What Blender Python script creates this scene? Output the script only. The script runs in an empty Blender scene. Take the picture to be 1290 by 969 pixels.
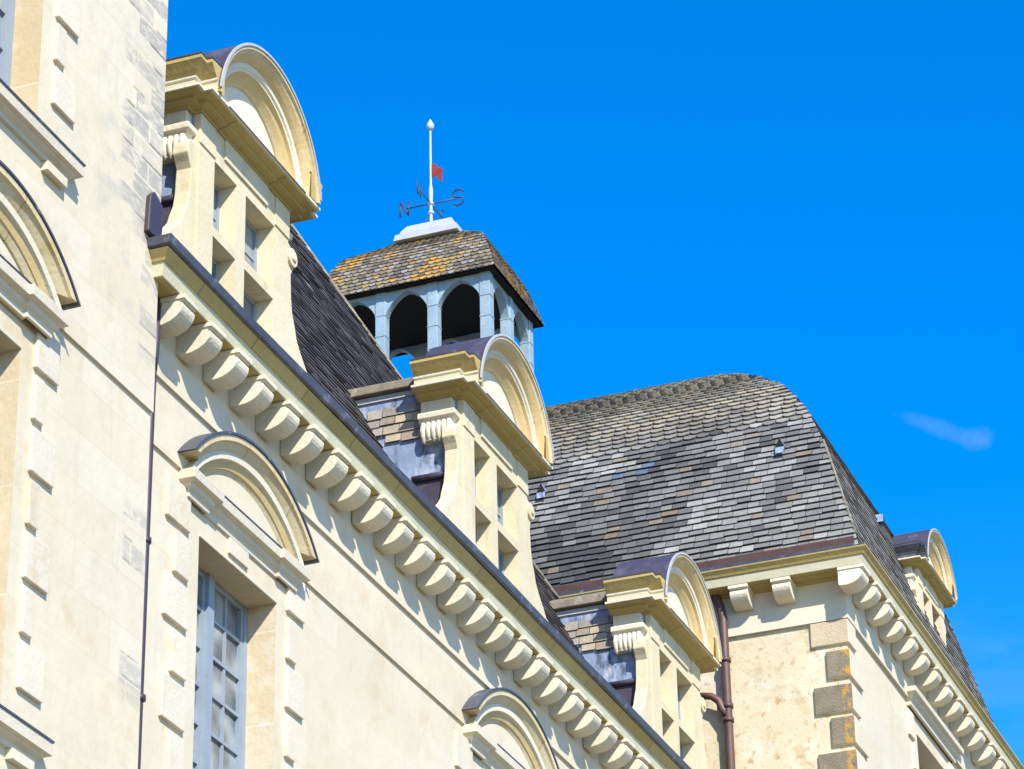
import bpy, bmesh, math, random
from mathutils import Vector, Matrix
random.seed(7)
R = math.radians
scene = bpy.context.scene
COL = scene.collection

# ------------------------------------------------------------------ camera
cam_d = bpy.data.cameras.new("camera")
cam_d.sensor_width = 36.0
cam_d.lens = 4126.0 / 1290.0 * 36.0
cam_d.clip_start = 0.1
cam_d.clip_end = 3000
cam = bpy.data.objects.new("camera", cam_d)
COL.objects.link(cam)
yaw, pitch, roll = R(20.636), R(27.361), R(1.187)
fwd = Vector((math.cos(pitch) * math.cos(yaw), math.cos(pitch) * math.sin(yaw), math.sin(pitch)))
rt = Vector((math.sin(yaw), -math.cos(yaw), 0))
dn = fwd.cross(rt)
cr, sr = math.cos(roll), math.sin(roll)
right = cr * rt + sr * dn
down = -sr * rt + cr * dn
m = Matrix((right, -down, -fwd)).transposed().to_4x4()
m.translation = Vector((0, -10, 0))
cam.matrix_world = m
scene.camera = cam

# ------------------------------------------------------------------ light
SUN = Vector((1.0, 0.9, -1.1)).normalized()          # direction the light travels
el = math.asin(-SUN.z)
az = math.atan2(-SUN.y, -SUN.x)
world = bpy.data.worlds.new("World")
scene.world = world
world.use_nodes = True
wn, wl = world.node_tree.nodes, world.node_tree.links
wn.clear()
wo_ = wn.new('ShaderNodeOutputWorld')
bg = wn.new('ShaderNodeBackground')
sky = wn.new('ShaderNodeTexSky')
sky.sky_type = 'NISHITA'
sky.sun_disc = False
sky.sun_elevation = el
sky.sun_rotation = math.pi / 2 - az
sky.altitude = 300
sky.air_density = 1.0
sky.dust_density = 0.2
sky.ozone_density = 3.0
hs = wn.new('ShaderNodeHueSaturation')
hs.inputs['Hue'].default_value = 0.508
hs.inputs['Saturation'].default_value = 1.45
hs.inputs['Value'].default_value = 1.38
wl.new(sky.outputs[0], hs.inputs['Color'])
# a few faint cloud wisps, fixed in the sky by direction
tc = wn.new('ShaderNodeTexCoord')
def wisp(prev, direction, size, stretch, amount, seed):
    d = Vector(direction).normalized()
    dp = wn.new('ShaderNodeVectorMath'); dp.operation = 'DOT_PRODUCT'
    nv = wn.new('ShaderNodeVectorMath'); nv.operation = 'NORMALIZE'
    wl.new(tc.outputs['Generated'], nv.inputs[0])
    wl.new(nv.outputs[0], dp.inputs[0]); dp.inputs[1].default_value = d
    mr = wn.new('ShaderNodeMapRange'); mr.interpolation_type = 'SMOOTHSTEP'
    mr.inputs['From Min'].default_value = math.cos(size); mr.inputs['From Max'].default_value = math.cos(size * 0.1)
    wl.new(dp.outputs['Value'], mr.inputs['Value'])
    mp = wn.new('ShaderNodeMapping'); mp.inputs['Scale'].default_value = stretch; mp.inputs['Location'].default_value = (seed, seed * 0.7, 0)
    wl.new(nv.outputs[0], mp.inputs['Vector'])
    tn = wn.new('ShaderNodeTexNoise'); tn.inputs['Scale'].default_value = 9; tn.inputs['Detail'].default_value = 6; tn.inputs['Roughness'].default_value = 0.6
    wl.new(mp.outputs[0], tn.inputs['Vector'])
    m2 = wn.new('ShaderNodeMapRange'); m2.interpolation_type = 'SMOOTHSTEP'
    m2.inputs['From Min'].default_value = 0.42; m2.inputs['From Max'].default_value = 0.72; m2.inputs['To Max'].default_value = amount
    wl.new(tn.outputs['Fac'], m2.inputs['Value'])
    mu = wn.new('ShaderNodeMath'); mu.operation = 'MULTIPLY'
    wl.new(mr.outputs[0], mu.inputs[0]); wl.new(m2.outputs[0], mu.inputs[1])
    mx = wn.new('ShaderNodeMix'); mx.data_type = 'RGBA'
    wl.new(mu.outputs[0], mx.inputs['Factor']); wl.new(prev, mx.inputs['A'])
    mx.inputs['B'].default_value = (5.0, 5.6, 6.2, 1)
    return mx.outputs['Result']
def pix_dir(px_, py_):
    return (right * (px_ - 645) + down * (py_ - 484.5) + fwd * 4126.0).normalized()
def streak(prev, centre, along, length, width, amount):
    c = Vector(centre)
    u = (Vector(along) - c).normalized()
    w = c.cross(u).normalized()
    nv = wn.new('ShaderNodeVectorMath'); nv.operation = 'NORMALIZE'
    wl.new(tc.outputs['Generated'], nv.inputs[0])
    sq = []
    for ax, sc_ in ((u, length), (w, width)):
        ax = (ax - c * ax.dot(c)).normalized()
        dp = wn.new('ShaderNodeVectorMath'); dp.operation = 'DOT_PRODUCT'; dp.inputs[1].default_value = ax
        wl.new(nv.outputs[0], dp.inputs[0])
        dv = wn.new('ShaderNodeMath'); dv.operation = 'DIVIDE'; dv.inputs[1].default_value = sc_
        wl.new(dp.outputs['Value'], dv.inputs[0])
        p2 = wn.new('ShaderNodeMath'); p2.operation = 'POWER'; p2.inputs[1].default_value = 2
        ab = wn.new('ShaderNodeMath'); ab.operation = 'ABSOLUTE'
        wl.new(dv.outputs[0], ab.inputs[0]); wl.new(ab.outputs[0], p2.inputs[0])
        sq.append(p2)
    ad = wn.new('ShaderNodeMath'); ad.operation = 'ADD'
    wl.new(sq[0].outputs[0], ad.inputs[0]); wl.new(sq[1].outputs[0], ad.inputs[1])
    # ragged edge
    tn = wn.new('ShaderNodeTexNoise'); tn.inputs['Scale'].default_value = 170; tn.inputs['Detail'].default_value = 6; tn.inputs['Roughness'].default_value = 0.65
    wl.new(nv.outputs[0], tn.inputs['Vector'])
    rg = wn.new('ShaderNodeMath'); rg.operation = 'MULTIPLY_ADD'; rg.inputs[1].default_value = 1.6; 
    wl.new(tn.outputs['Fac'], rg.inputs[0]); wl.new(ad.outputs[0], rg.inputs[2])
    mr = wn.new('ShaderNodeMapRange'); mr.interpolation_type = 'SMOOTHSTEP'
    mr.inputs['From Min'].default_value = 1.75; mr.inputs['From Max'].default_value = 0.55; mr.inputs['To Max'].default_value = amount
    wl.new(rg.outputs[0], mr.inputs['Value'])
    fr = wn.new('ShaderNodeVectorMath'); fr.operation = 'DOT_PRODUCT'; fr.inputs[1].default_value = c
    wl.new(nv.outputs[0], fr.inputs[0])
    gt = wn.new('ShaderNodeMath'); gt.operation = 'GREATER_THAN'; gt.inputs[1].default_value = 0
    wl.new(fr.outputs['Value'], gt.inputs[0])
    mu = wn.new('ShaderNodeMath'); mu.operation = 'MULTIPLY'
    wl.new(mr.outputs[0], mu.inputs[0]); wl.new(gt.outputs[0], mu.inputs[1])
    mx = wn.new('ShaderNodeMix'); mx.data_type = 'RGBA'
    wl.new(mu.outputs[0], mx.inputs['Factor']); wl.new(prev, mx.inputs['A'])
    mx.inputs['B'].default_value = (3.6, 4.4, 5.6, 1)
    return mx.outputs['Result']
skc = hs.outputs[0]
skc = streak(skc, pix_dir(1185, 540), pix_dir(1245, 560), 0.017, 0.0033, 0.07)
skc = streak(skc, pix_dir(1232, 553), pix_dir(1250, 548), 0.006, 0.0042, 0.07)
skc = wisp(skc, pix_dir(1230, 870), 0.03, (2, 2, 6), 0.05, 1.3)
wl.new(skc, bg.inputs['Color'])
bg.inputs['Strength'].default_value = 0.15
wl.new(bg.outputs[0], wo_.inputs['Surface'])
sun_d = bpy.data.lights.new("sun", 'SUN')
sun_d.energy = 5.0
sun_d.angle = R(0.53)
sun_d.color = (1.0, 0.94, 0.84)
sun = bpy.data.objects.new("sun", sun_d)
COL.objects.link(sun)
sun.rotation_euler = SUN.to_track_quat('-Z', 'Y').to_euler()
sun.location = (0, -30, 40)
scene.view_settings.view_transform = 'Standard'
scene.view_settings.look = 'None'
scene.view_settings.gamma = 1
scene.view_settings.use_curve_mapping = False
scene.view_settings.exposure = 0.52
scene.render.engine = 'CYCLES'
scene.cycles.max_bounces = 6

# ------------------------------------------------------------------ materials
def mat(name, base, rough=0.8, var=0.12, scale=3.0, bump=0.0, bscale=40.0, metallic=0.0, spots=None, attr=False, stain=None):
    """procedural material: base colour with two scales of noise; spots = (colour, scale, lo, hi, strength)"""
    M = bpy.data.materials.new(name)
    M.use_nodes = True
    nt = M.node_tree
    N, L = nt.nodes, nt.links
    P = N['Principled BSDF']
    P.inputs['Roughness'].default_value = rough
    P.inputs['Metallic'].default_value = metallic
    geo = N.new('ShaderNodeNewGeometry')
    if attr:
        a = N.new('ShaderNodeAttribute')
        a.attribute_name = 'tone'
        col = a.outputs['Color']
    else:
        rgb = N.new('ShaderNodeRGB')
        rgb.outputs[0].default_value = (*base, 1)
        col = rgb.outputs[0]
    def mul(col, scale, amt, detail=4):
        n = N.new('ShaderNodeTexNoise')
        n.inputs['Scale'].default_value = scale
        n.inputs['Detail'].default_value = detail
        n.inputs['Roughness'].default_value = 0.65
        L.new(geo.outputs['Position'], n.inputs['Vector'])
        mr = N.new('ShaderNodeMapRange')
        mr.inputs['From Min'].default_value = 0.25
        mr.inputs['From Max'].default_value = 0.75
        mr.inputs['To Min'].default_value = 1 - amt
        mr.inputs['To Max'].default_value = 1 + amt
        L.new(n.outputs['Fac'], mr.inputs['Value'])
        mx = N.new('ShaderNodeMix')
        mx.data_type = 'RGBA'
        mx.blend_type = 'MULTIPLY'
        mx.inputs['Factor'].default_value = 1
        L.new(col, mx.inputs['A'])
        L.new(mr.outputs[0], mx.inputs['B'])
        return mx.outputs['Result']
    col = mul(col, scale, var)
    col = mul(col, scale * 9, var * 0.7)
    for sp in (spots or []):
        c2, sc, lo, hi, st = sp[:5]
        n = N.new('ShaderNodeTexNoise')
        n.inputs['Scale'].default_value = sc
        n.inputs['Detail'].default_value = 5
        n.inputs['Roughness'].default_value = 0.7
        if len(sp) > 5:
            mp = N.new('ShaderNodeMapping')
            mp.inputs['Scale'].default_value = sp[5]
            L.new(geo.outputs['Position'], mp.inputs['Vector'])
            L.new(mp.outputs[0], n.inputs['Vector'])
        else:
            L.new(geo.outputs['Position'], n.inputs['Vector'])
        mr = N.new('ShaderNodeMapRange')
        mr.interpolation_type = 'SMOOTHSTEP'
        mr.inputs['From Min'].default_value = lo
        mr.inputs['From Max'].default_value = hi
        mr.inputs['To Max'].default_value = st
        L.new(n.outputs['Fac'], mr.inputs['Value'])
        fac = mr.outputs[0]
        if len(sp) > 6:      # stain confined to a soft box (centre, half size) on the wall
            for ax in range(3):
                if sp[6][ax] is None:
                    continue
                cen, half = sp[6][ax]
                sx = N.new('ShaderNodeSeparateXYZ')
                L.new(geo.outputs['Position'], sx.inputs[0])
                s1 = N.new('ShaderNodeMath'); s1.operation = 'SUBTRACT'; s1.inputs[1].default_value = cen
                L.new(sx.outputs[ax], s1.inputs[0])
                s2 = N.new('ShaderNodeMath'); s2.operation = 'ABSOLUTE'
                L.new(s1.outputs[0], s2.inputs[0])
                m2 = N.new('ShaderNodeMapRange'); m2.interpolation_type = 'SMOOTHSTEP'
                m2.inputs['From Min'].default_value = half
                m2.inputs['From Max'].default_value = half * 0.6
                L.new(s2.outputs[0], m2.inputs['Value'])
                mm = N.new('ShaderNodeMath'); mm.operation = 'MULTIPLY'
                L.new(fac, mm.inputs[0]); L.new(m2.outputs[0], mm.inputs[1])
                fac = mm.outputs[0]
        mx = N.new('ShaderNodeMix')
        mx.data_type = 'RGBA'
        L.new(fac, mx.inputs['Factor'])
        L.new(col, mx.inputs['A'])
        mx.inputs['B'].default_value = (*c2, 1)
        col = mx.outputs['Result']
    if stain:   # ashlar courses: (width, height, mortar colour, strength)
        bw, bh, mc, st, plane = stain
        sx = N.new('ShaderNodeSeparateXYZ')
        L.new(geo.outputs['Position'], sx.inputs[0])
        cb = N.new('ShaderNodeCombineXYZ')
        L.new(sx.outputs[plane], cb.inputs[0])
        L.new(sx.outputs[2], cb.inputs[1])
        br = N.new('ShaderNodeTexBrick')
        br.inputs['Scale'].default_value = 1
        br.inputs['Brick Width'].default_value = bw
        br.inputs['Row Height'].default_value = bh
        br.inputs['Mortar Size'].default_value = 0.007
        br.inputs['Mortar Smooth'].default_value = 0.4
        br.inputs['Color1'].default_value = (1, 1, 1, 1)
        br.inputs['Color2'].default_value = (0.88, 0.83, 0.72, 1)
        br.inputs['Mortar'].default_value = (*mc, 1)
        L.new(cb.outputs[0], br.inputs['Vector'])
        mx = N.new('ShaderNodeMix')
        mx.data_type = 'RGBA'
        mx.blend_type = 'MULTIPLY'
        mx.inputs['Factor'].default_value = st
        L.new(col, mx.inputs['A'])
        L.new(br.outputs['Color'], mx.inputs['B'])
        col = mx.outputs['Result']
    L.new(col, P.inputs['Base Color'])
    if bump:
        n0 = N.new('ShaderNodeTexNoise')
        n0.inputs['Scale'].default_value = 4.5
        n0.inputs['Detail'].default_value = 3
        L.new(geo.outputs['Position'], n0.inputs['Vector'])
        b0 = N.new('ShaderNodeBump')
        b0.inputs['Strength'].default_value = 0.10
        b0.inputs['Distance'].default_value = 0.05
        L.new(n0.outputs['Fac'], b0.inputs['Height'])
        n = N.new('ShaderNodeTexNoise')
        n.inputs['Scale'].default_value = bscale
        n.inputs['Detail'].default_value = 6
        L.new(geo.outputs['Position'], n.inputs['Vector'])
        b = N.new('ShaderNodeBump')
        b.inputs['Strength'].default_value = bump
        b.inputs['Distance'].default_value = 0.02
        L.new(n.outputs['Fac'], b.inputs['Height'])
        L.new(b0.outputs[0], b.inputs['Normal'])
        L.new(b.outputs[0], P.inputs['Normal'])
    return M

CREAM = (0.63, 0.565, 0.425)
M = {}
M['wall'] = mat('cream_limestone', CREAM, 0.85, 0.05, 1.3, 0.08, 25,
                spots=[((0.53, 0.42, 0.25), 1.7, 0.50, 0.72, 0.6), ((0.40, 0.38, 0.32), 5.0, 0.56, 0.74, 0.28, (1, 1, 0.14)), ((0.50, 0.47, 0.38), 1.1, 0.55, 0.68, 0.25), ((0.34, 0.31, 0.25), 22.0, 0.67, 0.75, 0.45)],
                stain=(1.15, 0.395, (0.84, 0.80, 0.70), 0.4, 0))
M['tower'] = mat('cream_limestone_grey_patches', CREAM, 0.85, 0.06, 1.3, 0.1, 25,
                 spots=[((0.54, 0.43, 0.25), 1.8, 0.5, 0.72, 0.6), ((0.42, 0.39, 0.31), 5.0, 0.56, 0.74, 0.28, (1, 1, 0.14)), ((0.40, 0.395, 0.37), 2.5, 0.50, 0.68, 0.5, (1.0, 1.0, 2.0), ((18.3, 0.8), None, (12.9, 2.0)))],
                 stain=(1.1, 0.385, (0.82, 0.77, 0.66), 0.45, 0))
def block_stains(M_, boxes):
    """single weathered grey blocks with a dark lower joint, inside soft boxes (x, z, half sizes, amount)"""
    nt = M_.node_tree
    N, L = nt.nodes, nt.links
    P = N['Principled BSDF']
    col = P.inputs['Base Color'].links[0].from_socket
    geo = N.new('ShaderNodeNewGeometry')
    sx = N.new('ShaderNodeSeparateXYZ')
    L.new(geo.outputs['Position'], sx.inputs[0])
    cb = N.new('ShaderNodeCombineXYZ')
    L.new(sx.outputs[0], cb.inputs[0]); L.new(sx.outputs[2], cb.inputs[1])
    br = N.new('ShaderNodeTexBrick')
    br.inputs['Scale'].default_value = 1
    br.inputs['Brick Width'].default_value = 0.46
    br.inputs['Row Height'].default_value = 0.17
    br.inputs['Mortar Size'].default_value = 0.012
    br.inputs['Mortar Smooth'].default_value = 0.6
    br.inputs['Color1'].default_value = (0, 0, 0, 1)
    br.inputs['Color2'].default_value = (1, 1, 1, 1)
    br.inputs['Mortar'].default_value = (0, 0, 0, 1)
    L.new(cb.outputs[0], br.inputs['Vector'])
    tn = N.new('ShaderNodeTexNoise')
    tn.inputs['Scale'].default_value = 9; tn.inputs['Detail'].default_value = 6; tn.inputs['Roughness'].default_value = 0.75
    mp = N.new('ShaderNodeMapping'); mp.inputs['Scale'].default_value = (0.7, 1, 1.8)
    L.new(geo.outputs['Position'], mp.inputs['Vector']); L.new(mp.outputs[0], tn.inputs['Vector'])
    def mth(op, a, b=None, clamp=False):
        n = N.new('ShaderNodeMath'); n.operation = op; n.use_clamp = clamp
        for i, v in enumerate((a, b)):
            if v is None: continue
            if isinstance(v, (int, float)): n.inputs[i].default_value = v
            else: L.new(v, n.inputs[i])
        return n.outputs[0]
    def mrange(v, a, b, lo=0, hi=1):
        n = N.new('ShaderNodeMapRange'); n.interpolation_type = 'SMOOTHSTEP'
        n.inputs['From Min'].default_value = a; n.inputs['From Max'].default_value = b
        n.inputs['To Min'].default_value = lo; n.inputs['To Max'].default_value = hi
        L.new(v, n.inputs['Value'])
        return n.outputs[0]
    mask = None
    for (bx, bz, hx, hz, amt) in boxes:
        mx_ = mrange(mth('ABSOLUTE', mth('SUBTRACT', sx.outputs[0], bx)), hx, hx * 0.7, 0, amt)
        mz_ = mrange(mth('ABSOLUTE', mth('SUBTRACT', sx.outputs[2], bz)), hz, hz * 0.7)
        k = mth('MULTIPLY', mx_, mz_)
        mask = k if mask is None else mth('MAXIMUM', mask, k)
    blk = mrange(br.outputs['Color'], 0.30, 0.62)
    nfac = mrange(tn.outputs['Fac'], 0.36, 0.56)
    f1 = mth('MULTIPLY', mth('MULTIPLY', blk, nfac), mask)
    m1 = N.new('ShaderNodeMix'); m1.data_type = 'RGBA'
    L.new(mth('MULTIPLY', f1, 0.85), m1.inputs['Factor']); L.new(col, m1.inputs['A']); m1.inputs['B'].default_value = (0.33, 0.31, 0.275, 1)
    # dark lower joints
    fr = mth('FRACT', mth('DIVIDE', sx.outputs[2], 0.17))
    jl = mrange(fr, 0.20, 0.02)
    tn2 = N.new('ShaderNodeTexNoise'); tn2.inputs['Scale'].default_value = 3.2; tn2.inputs['Detail'].default_value = 4
    L.new(geo.outputs['Position'], tn2.inputs['Vector'])
    f2 = mth('MULTIPLY', mth('MULTIPLY', jl, mrange(tn2.outputs['Fac'], 0.50, 0.60)), mask)
    m2 = N.new('ShaderNodeMix'); m2.data_type = 'RGBA'
    L.new(mth('MULTIPLY', f2, 0.85), m2.inputs['Factor']); L.new(m1.outputs['Result'], m2.inputs['A']); m2.inputs['B'].default_value = (0.085, 0.085, 0.09, 1)
    L.new(m2.outputs['Result'], P.inputs['Base Color'])
block_stains(M['tower'], [(18.36, 13.3, 0.42, 1.5, 1.0), (18.52, 11.6, 0.2, 0.7, 0.7), (18.47, 9.55, 0.22, 0.30, 0.7), (18.47, 8.55, 0.20, 0.25, 0.6)])
M['plaster'] = mat('stained_plaster', (0.60, 0.515, 0.34), 0.9, 0.08, 2.5, 0.2, 40,
                   spots=[((0.66, 0.60, 0.47), 2.2, 0.48, 0.65, 0.8), ((0.40, 0.25, 0.10), 9.0, 0.55, 0.66, 0.75), ((0.46, 0.34, 0.17), 3.0, 0.52, 0.66, 0.6), ((0.24, 0.17, 0.11), 14.0, 0.63, 0.70, 0.7)])
M['surround'] = mat('dressed_limestone', (0.63, 0.565, 0.43), 0.85, 0.06, 2.0, 0.2, 30,
                    spots=[((0.55, 0.43, 0.24), 2.5, 0.55, 0.72, 0.6)])
M['jamb'] = mat('ochre_jamb_stone', (0.56, 0.46, 0.30), 0.85, 0.08, 2.0, 0.2, 30,
                spots=[((0.60, 0.55, 0.45), 2.0, 0.5, 0.62, 0.8)], stain=(3, 0.77, (1.15, 1.2, 1.3), 0.8, 0))
M['ochre'] = mat('shade_tinted_stained_cornice', (0.46, 0.36, 0.14), 0.85, 0.10, 3.0, 0.2, 30,
                 spots=[((0.36, 0.33, 0.12), 3.0, 0.52, 0.7, 0.7), ((0.52, 0.40, 0.16), 1.3, 0.5, 0.65, 0.6)], stain=(0.93, 60, (0.35, 0.30, 0.2), 0.9, 0))  # stained stone, its yellow deepened to paint in the warm shade of undersides
M['ochre_light'] = mat('ochre_moulding', (0.54, 0.40, 0.18), 0.85, 0.10, 3.0, 0.2, 30,
                       spots=[((0.60, 0.53, 0.36), 3.0, 0.55, 0.7, 0.7)])  # ochre with paler patches, for the receding bands of the arches
M['corona'] = mat('pale_corona_stone', (0.55, 0.52, 0.35), 0.85, 0.06, 3.0, 0.2, 30,
                  spots=[((0.50, 0.44, 0.20), 3.0, 0.55, 0.7, 0.5)])
M['carved'] = mat('pale_carved_stone', (0.68, 0.62, 0.47), 0.8, 0.09, 3.0, 0.3, 35,
                  spots=[((0.22, 0.19, 0.11), 11.0, 0.62, 0.72, 0.6), ((0.40, 0.33, 0.17), 6.0, 0.6, 0.75, 0.55)])
M['dormer'] = mat('warm_dormer_stone', (0.64, 0.56, 0.38), 0.85, 0.07, 2.5, 0.2, 30,
                  spots=[((0.40, 0.36, 0.24), 6.0, 0.53, 0.70, 0.5, (1, 1, 0.2)), ((0.50, 0.40, 0.19), 4.0, 0.58, 0.75, 0.6)], stain=(1.5, 0.5, (0.8, 0.75, 0.62), 0.45, 0))
M['pediment'] = mat('pediment_stone', (0.60, 0.51, 0.32), 0.85, 0.08, 2.5, 0.2, 30,
                    spots=[((0.50, 0.38, 0.15), 3.0, 0.48, 0.68, 0.75), ((0.30, 0.29, 0.17), 7.0, 0.57, 0.72, 0.6)], stain=(0.8, 60, (0.5, 0.45, 0.35), 0.8, 0))
M['quoin'] = mat('weathered_quoin_stone', (0.21, 0.175, 0.12), 0.9, 0.25, 6.0, 0.5, 50,
                 spots=[((0.13, 0.11, 0.09), 8.0, 0.55, 0.7, 0.6), ((0.50, 0.27, 0.04), 9.0, 0.47, 0.58, 0.9, (1, 1, 0.8), ((33.2, 0.3), (-1.47, 0.13), None))])
M['quoin_light'] = mat('tan_quoin_stone', (0.50, 0.40, 0.26), 0.9, 0.15, 6.0, 0.4, 50)
M['slate'] = mat('old_slates', (0.2, 0.2, 0.2), 0.75, 0.22, 5.0, 0.3, 60, attr=True)
M['under'] = mat('roof_underlay', (0.035, 0.032, 0.035), 0.9, 0.2, 6)
M['lead'] = mat('grey_lead', (0.06, 0.062, 0.085), 0.5, 0.25, 5, 0.2, 20, spots=[((0.25, 0.30, 0.38), 6, 0.55, 0.7, 0.5)])
M['lead_blue'] = mat('blue_grey_lead', (0.22, 0.28, 0.40), 0.45, 0.25, 4, 0.2, 15, spots=[((0.48, 0.50, 0.54), 6, 0.52, 0.68, 0.8, (1, 1, 0.35)), ((0.06, 0.07, 0.11), 5, 0.53, 0.66, 0.8, (1, 1, 0.5))])
M['lead_purple'] = mat('purple_grey_lead', (0.055, 0.046, 0.068), 0.5, 0.25, 5, 0.25, 12, spots=[((0.22, 0.21, 0.25), 9, 0.60, 0.72, 0.5), ((0.12, 0.10, 0.13), 4, 0.5, 0.65, 0.6)])
M['lead_light'] = mat('pale_lead', (0.40, 0.41, 0.42), 0.5, 0.12, 6, 0.1, 20)
M['band'] = mat('mossy_ridge_stone', (0.20, 0.175, 0.12), 0.9, 0.3, 6, 0.4, 40, spots=[((0.35, 0.33, 0.28), 7, 0.52, 0.65, 0.7)])
M['pipe'] = mat('brown_painted_pipe', (0.10, 0.052, 0.042), 0.5, 0.25, 7, spots=[((0.17, 0.10, 0.07), 8, 0.58, 0.7, 0.6)])
M['pipe_purple'] = mat('dark_purple_pipe', (0.05, 0.036, 0.05), 0.5, 0.2, 7)
M['frame'] = mat('blue_white_window_paint', (0.25, 0.30, 0.35), 0.5, 0.08, 6)
M['lantern'] = mat('blue_grey_lantern_paint', (0.26, 0.35, 0.41), 0.65, 0.18, 5, 0.15, 20, spots=[((0.20, 0.30, 0.35), 9, 0.52, 0.66, 0.65, (1, 1, 0.3)), ((0.50, 0.52, 0.50), 14, 0.60, 0.70, 0.6)])
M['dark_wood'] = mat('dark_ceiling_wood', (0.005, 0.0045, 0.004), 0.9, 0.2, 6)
M['white'] = mat('white_paint', (0.44, 0.50, 0.54), 0.5, 0.05, 6)
M['iron'] = mat('dark_blue_iron', (0.03, 0.04, 0.10), 0.5, 0.15, 12)
M['iron_red'] = mat('dark_red_letter_paint', (0.07, 0.018, 0.035), 0.5, 0.15, 12)
M['red'] = mat('red_flag_paint', (0.26, 0.03, 0.016), 0.5, 0.4, 12)
M['ground'] = mat('pale_gravel', (0.17, 0.145, 0.09), 0.95, 0.15, 0.5, 0.3, 60)
M['room'] = mat('white_curtain', (0.30, 0.32, 0.34), 0.9, 0.3, 2.5)
g = bpy.data.materials.new('window_glass')
g.use_nodes = True
P = g.node_tree.nodes['Principled BSDF']
P.inputs['Roughness'].default_value = 0.06
P.inputs['IOR'].default_value = 1.5
nz = g.node_tree.nodes.new('ShaderNodeTexNoise'); nz.inputs['Scale'].default_value = 3.0; nz.inputs['Detail'].default_value = 3
gg = g.node_tree.nodes.new('ShaderNodeNewGeometry'); g.node_tree.links.new(gg.outputs['Position'], nz.inputs['Vector'])
rp = g.node_tree.nodes.new('ShaderNodeValToRGB')
rp.color_ramp.elements[0].position = 0.35; rp.color_ramp.elements[0].color = (0.07, 0.09, 0.11, 1)
rp.color_ramp.elements[1].position = 0.65; rp.color_ramp.elements[1].color = (0.33, 0.36, 0.36, 1)
g.node_tree.links.new(nz.outputs['Fac'], rp.inputs['Fac'])
g.node_tree.links.new(rp.outputs['Color'], P.inputs['Base Color'])
M['glass'] = g

def per_object(M_, amt):
    nt = M_.node_tree
    P = nt.nodes['Principled BSDF']
    col = P.inputs['Base Color'].links[0].from_socket
    oi = nt.nodes.new('ShaderNodeObjectInfo')
    mr = nt.nodes.new('ShaderNodeMapRange')
    mr.inputs['To Min'].default_value = 1 - amt
    mr.inputs['To Max'].default_value = 1 + amt * 0.4
    nt.links.new(oi.outputs['Random'], mr.inputs['Value'])
    mx = nt.nodes.new('ShaderNodeMix'); mx.data_type = 'RGBA'; mx.blend_type = 'MULTIPLY'
    mx.inputs['Factor'].default_value = 1
    nt.links.new(col, mx.inputs['A']); nt.links.new(mr.outputs[0], mx.inputs['B'])
    nt.links.new(mx.outputs['Result'], P.inputs['Base Color'])
per_object(M['carved'], 0.10)
per_object(M['surround'], 0.07)

# ------------------------------------------------------------------ helpers
WP = {}      # world position of every object's origin

def thing(name, label, cat, loc, kind=None, group=None):
    o = bpy.data.objects.new(name, None)
    COL.objects.link(o)
    o.location = loc
    o.empty_display_size = 0.3
    o['label'] = label
    o['category'] = cat
    if group:
        o['group'] = group
    WP[o.name] = Vector(loc)
    return o

def build(name, bm, mats, parent=None, bevel=0.0, smooth=False, label=None, kind=None, keep=False):
    """link a bmesh given in world coordinates as one mesh object with its origin at its centre"""
    if not isinstance(mats, (list, tuple)):
        mats = [mats]
    bmesh.ops.recalc_face_normals(bm, faces=bm.faces) if not keep else None
    vs = [v.co for v in bm.verts]
    lo = Vector((min(v.x for v in vs), min(v.y for v in vs), min(v.z for v in vs)))
    hi = Vector((max(v.x for v in vs), max(v.y for v in vs), max(v.z for v in vs)))
    org = (lo + hi) / 2
    bmesh.ops.translate(bm, verts=bm.verts, vec=-org)
    me = bpy.data.meshes.new(name)
    bm.to_mesh(me)
    bm.free()
    for mm in mats:
        me.materials.append(mm)
    if smooth:
        for p in me.polygons:
            p.use_smooth = True
    o = bpy.data.objects.new(name, me)
    COL.objects.link(o)
    WP[o.name] = org
    if parent is not None:
        o.parent = parent
        o.location = org - WP[parent.name]
    else:
        o.location = org
    if bevel:
        b = o.modifiers.new('bevel', 'BEVEL')
        b.width = bevel
        b.segments = 2
        b.limit_method = 'ANGLE'
        b.angle_limit = R(40)
    if label:
        o['label'] = label
    if kind:
        o['kind'] = kind
    return o

def copy_part(o, parent, off, label=None):
    """copy of a part and of its sub-parts, moved by off in world space"""
    c = o.copy()
    COL.objects.link(c)
    WP[c.name] = WP[o.name] + Vector(off)
    c.parent = parent
    c.location = WP[c.name] - (WP[parent.name] if parent else Vector())
    if label:
        c['label'] = label
    for ch in [x for x in bpy.data.objects if x.parent == o]:
        d = ch.copy()
        COL.objects.link(d)
        d.parent = c
        WP[d.name] = WP[ch.name] + Vector(off)
        d.location = ch.location
    return c

def B():
    return bmesh.new()

def box(bm, x0, x1, y0, y1, z0, z1, mi=0):
    v = [bm.verts.new(p) for p in ((x0, y0, z0), (x1, y0, z0), (x1, y1, z0), (x0, y1, z0), (x0, y0, z1), (x1, y0, z1), (x1, y1, z1), (x0, y1, z1))]
    for f in ((0, 3, 2, 1), (4, 5, 6, 7), (0, 1, 5, 4), (1, 2, 6, 5), (2, 3, 7, 6), (3, 0, 4, 7)):
        bm.faces.new([v[i] for i in f]).material_index = mi

def quad(bm, *pts, mi=0):
    f = bm.faces.new([bm.verts.new(p) for p in pts])
    f.material_index = mi
    return f

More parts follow.
